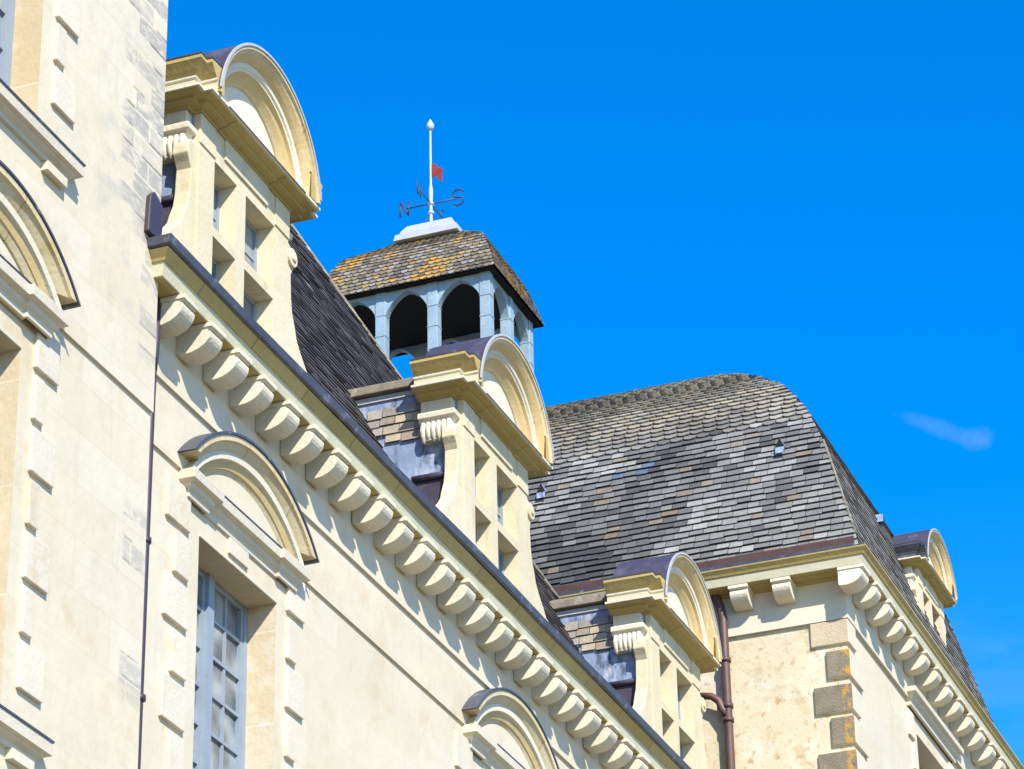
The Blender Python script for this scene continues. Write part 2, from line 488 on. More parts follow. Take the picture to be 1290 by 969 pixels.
def prism(bm, outline, axis, a, b, mi=0):
    """outline of 2-D points extruded along axis from a to b"""
    def mk(p, t):
        if axis == 0: return (t, p[0], p[1])
        if axis == 1: return (p[0], t, p[1])
        return (p[0], p[1], t)
    A = [bm.verts.new(mk(p, a)) for p in outline]
    C = [bm.verts.new(mk(p, b)) for p in outline]
    n = len(outline)
    bm.faces.new(A).material_index = mi
    bm.faces.new(C[::-1]).material_index = mi
    for i in range(n):
        bm.faces.new([A[i], C[i], C[(i + 1) % n], A[(i + 1) % n]]).material_index = mi

def tube(bm, pts, r, seg=10, mi=0):
    pts = [Vector(p) for p in pts]
    rings = []
    for i, p in enumerate(pts):
        d = (pts[min(i + 1, len(pts) - 1)] - pts[max(i - 1, 0)]).normalized()
        up = Vector((0, 0, 1)) if abs(d.z) < 0.95 else Vector((1, 0, 0))
        u = d.cross(up).normalized()
        w = d.cross(u)
        rr = r[i] if isinstance(r, (list, tuple)) else r
        rings.append([bm.verts.new(p + rr * (math.cos(2 * math.pi * k / seg) * u + math.sin(2 * math.pi * k / seg) * w)) for k in range(seg)])
    for a, b in zip(rings, rings[1:]):
        for k in range(seg):
            f = bm.faces.new([a[k], a[(k + 1) % seg], b[(k + 1) % seg], b[k]])
            f.smooth = True
            f.material_index = mi
    bm.faces.new(rings[0][::-1]).material_index = mi
    bm.faces.new(rings[-1]).material_index = mi

def sweep(bm, prof, path, zoff=0.0, mis=None, closed_ends=True):
    """moulding profile (projection, z) swept along a plan path; outward is to the right of the travel direction"""
    n = len(path)
    P2 = [Vector((p[0], p[1])) for p in path]
    dirs = [(P2[i + 1] - P2[i]).normalized() for i in range(n - 1)]
    nor = [Vector((d.y, -d.x)) for d in dirs]
    mit = []
    for i in range(n):
        if i == 0: mit.append(nor[0])
        elif i == n - 1: mit.append(nor[-1])
        else:
            s = nor[i - 1] + nor[i]
            mit.append(s / (1 + nor[i - 1].dot(nor[i])))
    rows = []
    for i in range(n):
        rows.append([bm.verts.new((P2[i].x + mit[i].x * o, P2[i].y + mit[i].y * o, z + zoff)) for o, z in prof])
    for i in range(n - 1):
        for k in range(len(prof) - 1):
            f = bm.faces.new([rows[i][k], rows[i + 1][k], rows[i + 1][k + 1], rows[i][k + 1]])
            f.material_index = mis[k] if mis else 0
    if closed_ends:
        bm.faces.new(rows[0][::-1])
        bm.faces.new(rows[-1])

def wall_front(bm, axis, plane, a0, a1, z0, z1, holes=(), depth=0.25, into=1, reveal_mi=0):
    """flat wall with rectangular openings and their reveals; axis 0: wall along x at y=plane, axis 1: along y at x=plane"""
    xs = sorted({a0, a1, *[h[0] for h in holes], *[h[1] for h in holes]})
    zs = sorted({z0, z1, *[h[2] for h in holes], *[h[3] for h in holes]})
    def P(a, d, z):
        return (a, plane + d * into, z) if axis == 0 else (plane + d * into, a, z)
    for xa, xb in zip(xs, xs[1:]):
        for za, zb in zip(zs, zs[1:]):
            cx, cz = (xa + xb) / 2, (za + zb) / 2
            if any(h[0] < cx < h[1] and h[2] < cz < h[3] for h in holes):
                continue
            quad(bm, P(xa, 0, za), P(xb, 0, za), P(xb, 0, zb), P(xa, 0, zb))
    for h in holes:
        x0, x1, za, zb = h[:4]
        quad(bm, P(x0, 0, za), P(x0, 0, zb), P(x0, depth, zb), P(x0, depth, za), mi=reveal_mi)
        quad(bm, P(x1, 0, za), P(x1, depth, za), P(x1, depth, zb), P(x1, 0, zb), mi=reveal_mi)
        quad(bm, P(x0, 0, zb), P(x1, 0, zb), P(x1, depth, zb), P(x0, depth, zb), mi=reveal_mi)
        quad(bm, P(x0, 0, za), P(x0, depth, za), P(x1, depth, za), P(x1, 0, za), mi=reveal_mi)

def arc_sweep(bm, cx, zc, Rr, zs, prof, ywall, seg=28, mis=None):
    """(dr, projection) profile swept along a segmental arch in the x-z plane standing out of the wall at y=ywall"""
    rows = []
    for dr, p in prof:
        r = Rr + dr
        a0 = math.asin(max(-1, min(1, (zs - zc) / r)))
        row = []
        for i in range(seg + 1):
            a = a0 + (math.pi - 2 * a0) * i / seg
            row.append(bm.verts.new((cx + r * math.cos(a), ywall - p, zc + r * math.sin(a))))
        rows.append(row)
    for k, (A, C) in enumerate(zip(rows, rows[1:])):
        for i in range(seg):
            bm.faces.new([A[i], A[i + 1], C[i + 1], C[i]]).material_index = mis[k] if mis else 0
    bm.faces.new([r[0] for r in rows])
    bm.faces.new([r[-1] for r in rows][::-1])
    return rows

def disc_segment(bm, cx, zc, r, zs, y, seg=28):
    a0 = math.asin(max(-1, min(1, (zs - zc) / r)))
    return bm.faces.new([bm.verts.new((cx + r * math.cos(a0 + (math.pi - 2 * a0) * i / seg), y, zc + r * math.sin(a0 + (math.pi - 2 * a0) * i / seg))) for i in range(seg + 1)])

def set_tone(bm_faces_cols, layer):
    for f, c in bm_faces_cols:
        for l in f.loops:
            l[layer] = (*c, 1)

def lerp(a, b, t):
    return tuple(x + (y - x) * t for x, y in zip(a, b))

def tile_face(bm, layer, prof, P, rng, width, expo, colour, scallop=None, thick=0.018, keep=None, lip=0.55):
    """rows of slates on a swept surface.
    prof: list of (s, z); P(s, z, a) -> world point; rng(s) -> (lo, hi) of the running coordinate a."""
    pts = [Vector((s, z)) for s, z in prof]
    L = [0]
    for a, b in zip(pts, pts[1:]):
        L.append(L[-1] + (b - a).length)
    def at(t):
        t = max(0, min(L[-1], t))
        for i in range(len(L) - 1):
            if t <= L[i + 1] + 1e-9:
                f = (t - L[i]) / (L[i + 1] - L[i])
                q = pts[i].lerp(pts[i + 1], f)
                d = (pts[i + 1] - pts[i]).normalized()
                return q, Vector((-d.y, d.x))       # outward normal in (s, z): s grows inwards
        return pts[-1], Vector((0, 1))
    n = int(L[-1] / expo)
    for r in range(n):
        q0, n0 = at(r * expo)
        q1, n1 = at((r + 1) * expo)
        sc = scallop and scallop(q0.y)
        lo0, hi0 = rng(q0.x)
        lo1, hi1 = rng(q1.x)
        ob = q0 + n0 * thick
        ot = q1 + n1 * 0.003
        a = lo0 - random.random() * width
        while a < hi0:
            w = width * random.uniform(0.85, 1.25) if not sc else width
            a2 = a + w
            c0, c1 = max(a + 0.003, lo0), min(a2 - 0.003, hi0)
            t0, t1 = max(a + 0.003, lo1), min(a2 - 0.003, hi1)
            if c1 - c0 > 0.02 and t1 - t0 > 0.0 and (keep is None or keep((c0 + c1) / 2, q0.y)):
                j = random.uniform(-0.009, 0.009)
                jt = random.uniform(0, 0.006)
                o2 = ob + n0 * jt
                col = colour((c0 + c1) / 2, q0.y)
                if sc and c1 - c0 > width * 0.6:
                    d = (q1 - q0)
                    def pt(f, h):
                        base = o2 + (ot - o2) * h
                        return bm.verts.new(P(base.x, base.y, c0 + (c1 - c0) * f))
                    vs = [pt(0, 0.5), pt(0.12, 0.18), pt(0.5, -0.06), pt(0.88, 0.18), pt(1, 0.5)]
                    top = [bm.verts.new(P(ot.x, ot.y, t1)), bm.verts.new(P(ot.x, ot.y, t0))]
                    f = bm.faces.new(vs + top)
                    cs = [(f, col)]
                    # lip
                    for va, vb in zip(vs, vs[1:]):
                        x1 = bm.verts.new(Vector(va.co) - Vector(P(n0.x, n0.y, 0)) * thick + Vector(P(0, 0, 0)) * thick)
                        x2 = bm.verts.new(Vector(vb.co) - Vector(P(n0.x, n0.y, 0)) * thick + Vector(P(0, 0, 0)) * thick)
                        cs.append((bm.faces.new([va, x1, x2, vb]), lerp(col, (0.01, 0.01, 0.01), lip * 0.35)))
                else:
                    bdn = Vector((o2.x, o2.y + j))
                    v = [bm.verts.new(P(bdn.x, bdn.y, c0)), bm.verts.new(P(bdn.x, bdn.y, c1)), bm.verts.new(P(ot.x, ot.y, t1)), bm.verts.new(P(ot.x, ot.y, t0))]
                    f = bm.faces.new(v)
                    i0 = q0
                    w1 = bm.verts.new(P(i0.x, i0.y + j, c0))
                    w2 = bm.verts.new(P(i0.x, i0.y + j, c1))
                    f2 = bm.faces.new([v[0], w1, w2, v[1]])
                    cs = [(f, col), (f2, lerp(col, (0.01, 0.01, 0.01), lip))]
                set_tone(cs, layer)
            a = a2

# ------------------------------------------------------------------ ground
GZ = -1.7
bm = B()
quad(bm, (-900, -900, GZ), (900, -900, GZ), (900, 900, GZ), (-900, 900, GZ))
build('ground', bm, M['ground'], kind='structure')

# ------------------------------------------------------------------ the three blocks of the house
central = thing('stair_block', 'tall cream stone block at the left edge with grey weathered patches near its corner', 'building', (16.0, 4.0, GZ))
wing = thing('main_wing', 'long cream stone wing with three arched dormers above a bracketed cornice', 'building', (26.0, 4.0, GZ))
pav = thing('end_pavilion', 'far corner pavilion with rounded grey slate dome and rusticated corner stones', 'building', (40.9, 6.4, GZ))

# ---- shared parts ----
def window_unit(parent, x0, x1, z0, z1, y, rows, row0=None, cols=2, leaves=2, bar=0.028):
    """double casement: frame mesh with its glazing bars, glass as a sub-part"""
    bm = B()
    fw = 0.055
    box(bm, x0, x0 + fw, y, y + 0.07, z0, z1)
    box(bm, x1 - fw, x1, y, y + 0.07, z0, z1)
    box(bm, x0 + fw, x1 - fw, y + 0.002, y + 0.07, z1 - fw, z1)
    box(bm, x0 + fw, x1 - fw, y + 0.002, y + 0.07, z0, z0 + fw)
    xm = (x0 + x1) / 2
    if leaves == 2:
        box(bm, xm - 0.05, xm + 0.05, y - 0.02, y + 0.065, z0 + fw, z1 - fw)
        spans = ((x0 + fw, xm - 0.05), (xm + 0.05, x1 - fw))
    else:
        spans = ((x0 + fw, x1 - fw),)
    pitch = (z1 - z0 - 2 * fw) / rows
    for a, b in spans:
        st = 0.04
        box(bm, a, a + st, y + 0.012, y + 0.06, z0 + fw, z1 - fw)
        box(bm, b - st, b, y + 0.012, y + 0.06, z0 + fw, z1 - fw)
        for c in range(1, cols):
            xx = a + (b - a) * c / cols
            box(bm, xx - bar / 2, xx + bar / 2, y + 0.022, y + 0.058, z0 + fw, z1 - fw)
        for r in range(1, rows):
            zz = z1 - fw - pitch * r
            box(bm, a + st, b - st, y + 0.018, y + 0.056, zz - bar / 2, zz + bar / 2)
        box(bm, a + st, b - st, y + 0.016, y + 0.057, z1 - fw - 0.04, z1 - fw)
    o = build('window', bm, M['frame'], parent)
    bm = B()
    for a, b in spans:
        for c in range(cols):
            for r in range(rows):
                xa, xb = a + (b - a) * c / cols, a + (b - a) * (c + 1) / cols
                za, zb = z0 + fw + pitch * r, z0 + fw + pitch * (r + 1)
                t = [random.uniform(-0.004, 0.004) for _ in range(3)]
                quad(bm, (xa, y + 0.042 + t[0], za), (xb, y + 0.042 + t[1], za), (xb, y + 0.042 + t[1] + t[2], zb), (xa, y + 0.042 + t[0] + t[2], zb))
    build('pane', bm, M['glass'], o)
    return o

def arched_pediment(parent, cx, y, zs, a, rise, base_z):
    """segmental pediment over a window; returns the part with its sub-parts"""
    Rr = (a * a + rise * rise) / (2 * rise)
    zc = zs + rise - Rr
    bm = B()
    prof = [(0.0, 0.0), (0.0, 0.16), (-0.045, 0.158), (-0.055, 0.135), (-0.10, 0.108), (-0.13, 0.085), (-0.15, 0.0)]
    arc_sweep(bm, cx, zc, Rr, zs - 0.005, prof, y)
    prof = [(-0.115, -0.01), (-0.115, 0.095), (-0.175, 0.093), (-0.185, 0.07), (-0.245, 0.05), (-0.25, 0.04), (-0.30, 0.015), (-0.31, -0.02)]
    arc_sweep(bm, cx, zc, Rr, base_z + 0.006, prof, y, 28, [0, 1, 1, 2, 2, 0, 0])
    disc_segment(bm, cx, zc, Rr - 0.29, base_z + 0.006, y + 0.004).material_index = 1
    ped = build('pediment', bm, [M['pediment'], M['carved'], M['ochre_light']], parent)
    bm = B()   # lead capping on the back of the arch
    arc_sweep(bm, cx, zc, Rr, zs - 0.02, [(0.003, -0.01), (0.003, 0.172), (0.022, 0.172), (0.026, -0.01)], y)
    build('lead_cap', bm, M['lead'], ped)
    bm = B()   # horizontal cornice below, breaking forward at both ends
    w = a - 0.13
    s = 0.30
    path = [(cx - w, y + 0.01), (cx - w, y - 0.03), (cx - w + s, y - 0.03), (cx - w + s, y), (cx + w - s, y), (cx + w - s, y - 0.03), (cx + w, y - 0.03), (cx + w, y + 0.01)]
    prof = [(0, base_z - 0.20), (0.02, base_z - 0.20), (0.025, base_z - 0.15), (0.05, base_z - 0.13), (0.055, base_z - 0.10), (0.10, base_z - 0.085), (0.105, base_z - 0.01), (0.0, base_z + 0.01)]
    sweep(bm, prof, path)
    build('base_cornice', bm, M['surround'], ped, bevel=0.004)
    bm = B()
    sweep(bm, [(0.0, base_z + 0.012), (0.106, base_z - 0.008), (0.110, base_z + 0.004), (0.0, base_z + 0.024)], [(cx - w + 0.06, y), (cx + w - 0.06, y)])
    build('flashing', bm, M['lead'], ped)
    return ped

def quoin_blocks(parent, x_in, sgn, y, z_first, n, pitch, lng, sht, h, first_long=True, proto={}):
    for k in range(n):
        Lg = (k % 2 == 0) == first_long
        w = lng if Lg else sht
        key = (w, round(y, 3), sgn, h)
        z = z_first - k * pitch
        if key not in proto:
            bm = B()
            xa, xb = sorted((x_in, x_in + sgn * w))
            box(bm, xa, xb, y - 0.032, y + 0.02, z, z + h)
            o = build('surround_block', bm, M['surround'], parent, bevel=0.008)
            proto[key] = (o, x_in, z)
        else:
            o, px, pz = proto[key]
            copy_part(o, parent, (x_in - px, 0, z - pz))

WZ = 10.235          # head of the first-floor windows
W1 = 20.564          # window axis on the wing
W2 = 26.18
W3 = 31.8
HW = 0.68

# ------------------------------------------------------------------ wing
zC, zD = 11.175, 10.63
holes = [(c - HW, c + HW, 7.1, WZ) for c in (W1, W2, W3)]
XW = 33.24
bm = B()
wall_front(bm, 0, 0.0, 18.6, XW, GZ, zD, holes, 0.25, 1, 1)
quad(bm, (18.6, 0, zD), (XW, 0, zD), (XW, -0.022, zD), (18.6, -0.022, zD))
quad(bm, (18.6, -0.022, zD), (XW, -0.022, zD), (XW, -0.022, zC), (18.6, -0.022, zC))
quad(bm, (18.6, -0.022, zC), (XW, -0.022, zC), (XW, -0.048, zC), (18.6, -0.048, zC))
quad(bm, (18.6, -0.048, zC), (XW, -0.048, zC), (XW, -0.048, 11.70), (18.6, -0.048, 11.70))
build('wall', bm, [M['wall'], M['jamb']], wing, keep=True)

prevw = None
for c in (W1, W2, W3):
    if prevw is None:
        prevw = window_unit(wing, c - HW, c + HW, 7.1, WZ + 0.05, 0.24, 10)
        ped1 = arched_pediment(wing, c, 0.0, 10.755, 1.07, 0.465, 10.635)
        bm = B()     # lintel with its two sunk panels and key block
        for xa, xb in ((-0.66, -0.24), (0.17, 0.67)):
            box(bm, c + xa, c + xb, -0.02, 0.01, 10.445, 10.50)
        box(bm, c - 0.2, c + 0.13, -0.024, 0.01, 10.30, 10.43)
        box(bm, c - HW + 0.0, c + HW, -0.008, 0.01, 10.236, 10.262)
        lint = build('lintel', bm, M['surround'], wing, bevel=0.004)
    else:
        copy_part(prevw, wing, (c - W1, 0, 0))
        copy_part(ped1, wing, (c - W1, 0, 0))
        copy_part(lint, wing, (c - W1, 0, 0))
    nb = 9 if c == W1 else 3
    quoin_blocks(wing, c - HW - 0.20, -1, 0.0, 10.17, nb, 0.392, 0.37, 0.23, 0.335)
    quoin_blocks(wing, c + HW + 0.17, 1, 0.0, 10.245, nb, 0.405, 0.31, 0.16, 0.345)

# cornice
CP = [(0.03, 11.66), (0.075, 11.665), (0.085, 11.69), (0.312, 11.695), (0.318, 11.70), (0.338, 11.80), (0.352, 11.805), (0.365, 11.83), (0.398, 11.87), (0.40, 11.885), (0.05, 11.90)]
CM = [0, 0, 0, 1, 1, 0, 0, 0, 0, 0]
def cornice(parent, path, zoff, name='cornice'):
    bm = B()
    sweep(bm, CP, path, zoff, CM)
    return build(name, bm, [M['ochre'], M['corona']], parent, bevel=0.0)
XC0 = 18.86          # wall line whose cornice end turns back beside the stair block
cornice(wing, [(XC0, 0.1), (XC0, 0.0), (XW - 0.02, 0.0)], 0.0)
bm = B()
sweep(bm, [(0.05, 11.89), (0.408, 11.888), (0.43, 11.895), (0.445, 11.955), (0.436, 11.96), (0.425, 11.93), (0.05, 11.94)], [(XC0, 0.1), (XC0, 0.0)] + [(XC0 + k * 0.9, random.uniform(-0.005, 0.005)) for k in range(1, 16)] + [(XW - 0.02, 0.0)])
for v in bm.verts:
    v.co.z += 0.006 * math.sin(v.co.x * 2.1) + 0.004 * math.sin(v.co.x * 5.3)
build('gutter', bm, M['lead'], wing)
# lead upstand where the gutter meets the stair block
bm = B()
prism(bm, [(18.36, 11.99), (18.56, 11.99), (18.58, 12.10), (18.58, 12.30), (18.44, 12.36), (18.38, 12.30)], 1, -0.29, -0.247)
build('lead_upstand', bm, M['pipe_purple'], wing, bevel=0.01)

# brackets under the cornice
def bracket_bm(x0, w, y, z):
    """scrolled bracket; x0 left edge, y wall plane, z soffit"""
    bm = B()
    side = [(-0.03, z), (-0.272, z), (-0.272, z - 0.050), (-0.248, z - 0.053), (-0.248, z - 0.064), (-0.266, z - 0.067), (-0.268, z - 0.080), (-0.267, z - 0.095), (-0.262, z - 0.118), (-0.252, z - 0.14), (-0.237, z - 0.162), (-0.217, z - 0.182), (-0.192, z - 0.20), (-0.162, z - 0.214), (-0.13, z - 0.223), (-0.095, z - 0.226), (-0.06, z - 0.222), (-0.03, z - 0.214)]
    prism(bm, [(y + (a + 0.03) * 1.2 - 0.03, b) for a, b in side], 0, x0, x0 + w)
    box(bm, x0 - 0.012, x0 + w + 0.012, y - 0.337, y - 0.03, z - 0.040, z - 0.002)
    return bm
XB, PB = 19.05, 0.4665
b0 = build('bracket', bracket_bm(XB - 0.21, 0.21, -0.02, 11.692), M['carved'], wing, bevel=0.009)
for k in range(1, 31):
    c = copy_part(b0, wing, (k * PB + random.uniform(-0.008, 0.008), random.uniform(-0.006, 0.006), 0))
    c.rotation_euler = (0, 0, R(random.uniform(-1.5, 1.5)))

# ---- dormers (u runs from the left jamb of the opening)
def outline_scroll():
    return [(0.0, 13.60), (0.03, 13.60), (0.12, 13.57), (0.17, 13.50), (0.175, 13.43), (0.13, 13.37), (0.10, 13.32), (0.115, 13.1), (0.14, 12.98), (0.20, 12.86), (0.23, 12.78), (0.30, 12.70), (0.44, 12.58), (0.55, 12.46), (0.60, 12.30), (0.61, 12.1), (0.55, 11.9), (0.0, 11.9)]

ARC_C, ARC_R, ARC_H, ARC_S = 0.58, 0.962, 13.845, 13.965

def make_dormer(parent, x0, zbot=11.7, full=True):
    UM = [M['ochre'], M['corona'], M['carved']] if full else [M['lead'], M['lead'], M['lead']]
    X = lambda u: x0 + u
    W = 1.12
    bm = B()
    holes = [(X(0), X(0.41), 12.985, 13.58), (X(0.575), X(W), 12.985, 13.58)]
    if full:
        holes += [(X(0), X(0.41), 12.2, 12.90), (X(0.575), X(W), 12.2, 12.90)]
    else:
        holes = [(X(0), X(0.41), 13.12, 13.58), (X(0.575), X(W), 13.12, 13.58)]
    wall_front(bm, 0, 0.0, X(-0.27), X(W + 0.27), zbot, 13.88, holes, 0.30, 1, 0)
    for u in (-0.27, W + 0.27):
        quad(bm, (X(u), 0, zbot), (X(u), 0.16, zbot), (X(u), 0.16, 13.88), (X(u), 0, 13.88))
    dorm = build('dormer', bm, M['dormer'], parent, keep=True)
    # projecting fillet round the frieze and the central tablet
    bm = B()
    box(bm, X(0.16), X(0.96), -0.018, 0.01, 13.68, 13.866)
    box(bm, X(-0.275), X(0.0), -0.012, 0.01, 13.60, 13.866)
    box(bm, X(W), X(W + 0.275), -0.012, 0.01, 13.60, 13.866)
    build('frieze', bm, M['dormer'], dorm, bevel=0.004)
    # window glass deep in the openings
    zz0 = 12.2 if full else 13.12
    bm = B()
    for h in holes:
        xa, xb, za, zb = h
        t = 0.035
        box(bm, xa, xa + t, 0.15, 0.19, za, zb); box(bm, xb - t, xb, 0.15, 0.19, za, zb)
        box(bm, xa + t, xb - t, 0.152, 0.19, zb - t, zb); box(bm, xa + t, xb - t, 0.152, 0.19, za, za + t)
        box(bm, (xa + xb) / 2 - 0.012, (xa + xb) / 2 + 0.012, 0.16, 0.185, za + t, zb - t)
        box(bm, xa + t, xb - t, 0.162, 0.184, (za + zb) / 2 - 0.012, (za + zb) / 2 + 0.012)
    build('window', bm, M['frame'], dorm)
    bm = B()
    for h in holes:
        quad(bm, (h[0], 0.172, h[2]), (h[1], 0.172, h[2]), (h[1], 0.172, h[3]), (h[0], 0.172, h[3]))
    build('pane', bm, M['glass'], dorm)
    # main cornice with its breaks
    L, Rr = -0.27, W + 0.27
    path = [(X(L - 0.10), 0.40), (X(L - 0.10), 0.07), (X(L), 0.07), (X(L), 0.0), (X(Rr), 0.0), (X(Rr), 0.07), (X(Rr + 0.10), 0.07), (X(Rr + 0.10), 0.40)]
    lowp = [(0.0, 13.868), (0.022, 13.870), (0.024, 13.886), (0.10, 13.896), (0.102, 13.914), (0.108, 13.915), (0.176, 13.922), (0.180, 13.934), (0.199, 13.936), (0.20, 13.958), (0.0, 13.968)]
    bm = B()
    sweep(bm, lowp, path, 0, [0, 0, 0, 0, 0, 0, 0, 1, 1, 1])
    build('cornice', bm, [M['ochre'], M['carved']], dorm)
    # upper moulding on the returns only; the arch carries it over the front
    upp = [(0.0, 13.962), (0.118, 13.966), (0.125, 14.045), (0.14, 14.055), (0.142, 14.075), (0.150, 14.080), (0.172, 14.102), (0.20, 14.138), (0.218, 14.16), (0.225, 14.168), (0.226, 14.196), (0.0, 14.21)]
    bm = B()
    sweep(bm, upp, [(X(L - 0.10), 0.40), (X(L - 0.10), 0.07), (X(L), 0.07), (X(L), -0.205)], 0, [1, 1, 2, 2, 0, 0, 0, 0, 0, 0, 0])
    build('upper_cornice', bm, UM, dorm)
    bm = B()
    sweep(bm, upp, [(X(Rr), -0.205), (X(Rr), 0.07), (X(Rr + 0.10), 0.07), (X(Rr + 0.10), 0.40)], 0, [1, 1, 2, 2, 0, 0, 0, 0, 0, 0, 0])
    build('upper_cornice', bm, UM, dorm)
    # arched pediment
    cx = X(ARC_C)
    bm = B()
    prof = [(0.0, -0.02), (0.0, 0.225), (-0.03, 0.224), (-0.036, 0.205), (-0.06, 0.195), (-0.10, 0.16), (-0.115, 0.14), (-0.12, 0.125), (-0.16, 0.122), (-0.168, 0.105), (-0.19, 0.104), (-0.20, 0.075), (-0.235, 0.06), (-0.27, 0.03), (-0.29, 0.01), (-0.295, -0.03)]
    arc_sweep(bm, cx, ARC_H, ARC_R, ARC_S, prof, 0.0, 40, [0, 0, 0, 0, 2, 2, 0, 1, 1, 1, 2, 2, 2, 0, 0])
    build('arched_pediment', bm, [M['pediment'], M['carved'], M['ochre_light']], dorm)
    bm = B()
    disc_segment(bm, cx, ARC_H, ARC_R - 0.285, 13.95, 0.006)
    build('tympanum', bm, M['carved'], dorm)
    # lead barrel over the pediment
    bm = B()
    arc_sweep(bm, cx, ARC_H, ARC_R, 14.02, [(0.002, 0.228), (0.014, 0.228), (0.014, -0.42), (0.002, -0.42)], 0.0, 40)
    disc_segment(bm, cx, ARC_H, ARC_R, 14.0, 0.41)
    build('barrel_cap', bm, M['lead_purple'], dorm)
    bm = B()   # lead lip on the front edge and flashing on the base cornice
    arc_sweep(bm, cx, ARC_H, ARC_R, 14.0, [(0.017, 0.218), (0.018, 0.234), (-0.004, 0.235), (-0.004, 0.227)], 0.0, 40)
    build('lead_edge', bm, M['lead_light'], dorm)
    bm = B()
    sweep(bm, [(0.02, 13.957), (0.203, 13.938), (0.206, 13.948), (0.03, 13.972)], [(X(L + 0.1), 0.0), (X(Rr - 0.1), 0.0)])
    sweep(bm, [(0.06, 14.214), (0.230, 14.20), (0.232, 14.216), (0.0, 14.23)], path[:3] + [(X(L), -0.21)])
    build('flashing', bm, M['lead'], dorm)
    # cheeks
    for sg, ue in ((-1, -0.25), (1, W + 0.25)):
        zc = lambda z: (z - 11.95) / 1.95
        bm = B()
        e = 0.0 if full else 0.9
        quad(bm, (X(ue + sg * 0.03), 0.05, zbot), (X(ue + sg * 0.03), 0.05, 14.1), (X(ue + sg * 0.03), zc(14.1) + 0.12 + e, 14.1), (X(ue + sg * 0.03), 0.06 + e, zbot))
        ck = build('cheek', bm, M['lead_blue'], dorm)
        if full:
            bm = B()
            quad(bm, (X(ue + sg * 0.04), 0.05, 11.9), (X(ue + sg * 0.04), 0.05, 13.09), (X(ue + sg * 0.04), zc(13.09) + 0.05, 13.09), (X(ue + sg * 0.04), 0.1, 11.9))
            tube(bm, [(X(ue + sg * 0.05), 0.03, 13.12), (X(ue + sg * 0.05), 0.50, 13.12)], 0.035, 8)
            build('lead_apron', bm, M['lead_purple'], dorm, bevel=0)
            bm = B()
            ly = bm.loops.layers.float_color.new('tone')
            def colr(a, z):
                t = random.random()
                c = lerp((0.22, 0.17, 0.12), (0.46, 0.37, 0.24), t)
                return lerp(c, (0.30, 0.30, 0.29), random.random() ** 2 * 0.8)
            tile_face(bm, ly, [(0, 13.55), (0, 14.0)], lambda s, z, a: (X(ue + sg * (0.042 - s)), a, z), lambda s: (0.08, 1.25), 0.15, 0.092, colr,
                      thick=0.014, keep=lambda a, z: a < zc(z) + 0.02)
            build('cheek_tiles', bm, M['slate'], dorm, keep=True)
            bm = B()
            box(bm, min(X(ue), X(ue + sg * 0.05)), max(X(ue), X(ue + sg * 0.05)), 0.07, 1.12, 14.005, 14.06)
            build('lead_strip', bm, M['lead_light'], dorm)
    bm = B()   # flat roof behind the pediment with a mossy stone edge
    yb = 1.25 if full else 1.6
    prism(bm, [(X(-0.36), 14.075), (X(-0.34), 14.17), (X(-0.1), 14.30), (X(W + 0.1), 14.30), (X(W + 0.34), 14.17), (X(W + 0.36), 14.075)], 1, 0.405, yb)
    build('dormer_roof', bm, M['band'], dorm, bevel=0.012)
    # consoles at the flanks: block, abacus, fluted drops
    for sg, ue in ((-1, -0.27), (1, W + 0.27)):
        bm = B()
        u2 = ue + sg * 0.10
        xs = sorted((X(ue), X(u2)))
        box(bm, xs[0], xs[1], 0.075, 0.385, 13.46, 13.868)
        p = [(X(ue), 0.42), (X(u2), 0.42), (X(u2), 0.075), (X(ue) - sg * 0.02, 0.075)]
        if sg > 0:
            p = p[::-1]
        if sg < 0:
            p = [(X(u2), 0.40), (X(u2), 0.075), (X(ue) + 0.01, 0.075)]
        else:
            p = [(X(ue) - 0.01, 0.075), (X(u2), 0.075), (X(u2), 0.40)]
        sweep(bm, [(0, 13.635), (0.012, 13.64), (0.018, 13.665), (0.045, 13.675), (0.050, 13.72), (0.034, 13.735), (0.0, 13.74)], p)
        n = 6
        for k in range(n):
            yy = 0.075 + 0.31 * (k + 0.5) / n
            tube(bm, [(X(u2 - sg * 0.002), yy, 13.64), (X(u2 + sg * 0.012), yy, 13.57), (X(u2), yy, 13.50), (X(u2 - sg * 0.02), yy, 13.45 + 0.01 * math.sin(k * 2.1))], [0.024, 0.030, 0.028, 0.012], 8)
        build('console', bm, M['carved'], dorm, bevel=0.004)
    # scrolled side pieces
    for sg, ue in ((-1, -0.27), (1, W + 0.27)):
        bm = B()
        pts = [(X(ue + sg * d), z) for d, z in outline_scroll() if z >= zbot - 0.3]
        if not full:
            pts = [(X(ue + sg * d), max(z, zbot)) for d, z in outline_scroll() if z >= 12.9]
            pts = pts + [(X(ue + sg * 0.2), zbot), (X(ue), zbot)] if zbot < 12.9 else pts
        prism(bm, pts, 1, 0.015, 0.15)
        if full:
            for dz, dd, rr in (((13.47, 0.09, 0.085), (12.33, 0.43, 0.15)) if sg > 0 else ((12.33, 0.43, 0.15),)):
                cyl = [(X(ue + sg * dd) + rr * math.cos(t * math.pi / 10), dz + rr * math.sin(t * math.pi / 10)) for t in range(20)]
                prism(bm, cyl, 1, -0.012, 0.02)
                cyl = [(X(ue + sg * dd) + rr * 0.45 * math.cos(t * math.pi / 10), dz + rr * 0.45 * math.sin(t * math.pi / 10)) for t in range(20)]
                prism(bm, cyl, 1, -0.028, 0.0)
        build('side_scroll', bm, M['dormer'], dorm, bevel=0.01)
    return dorm

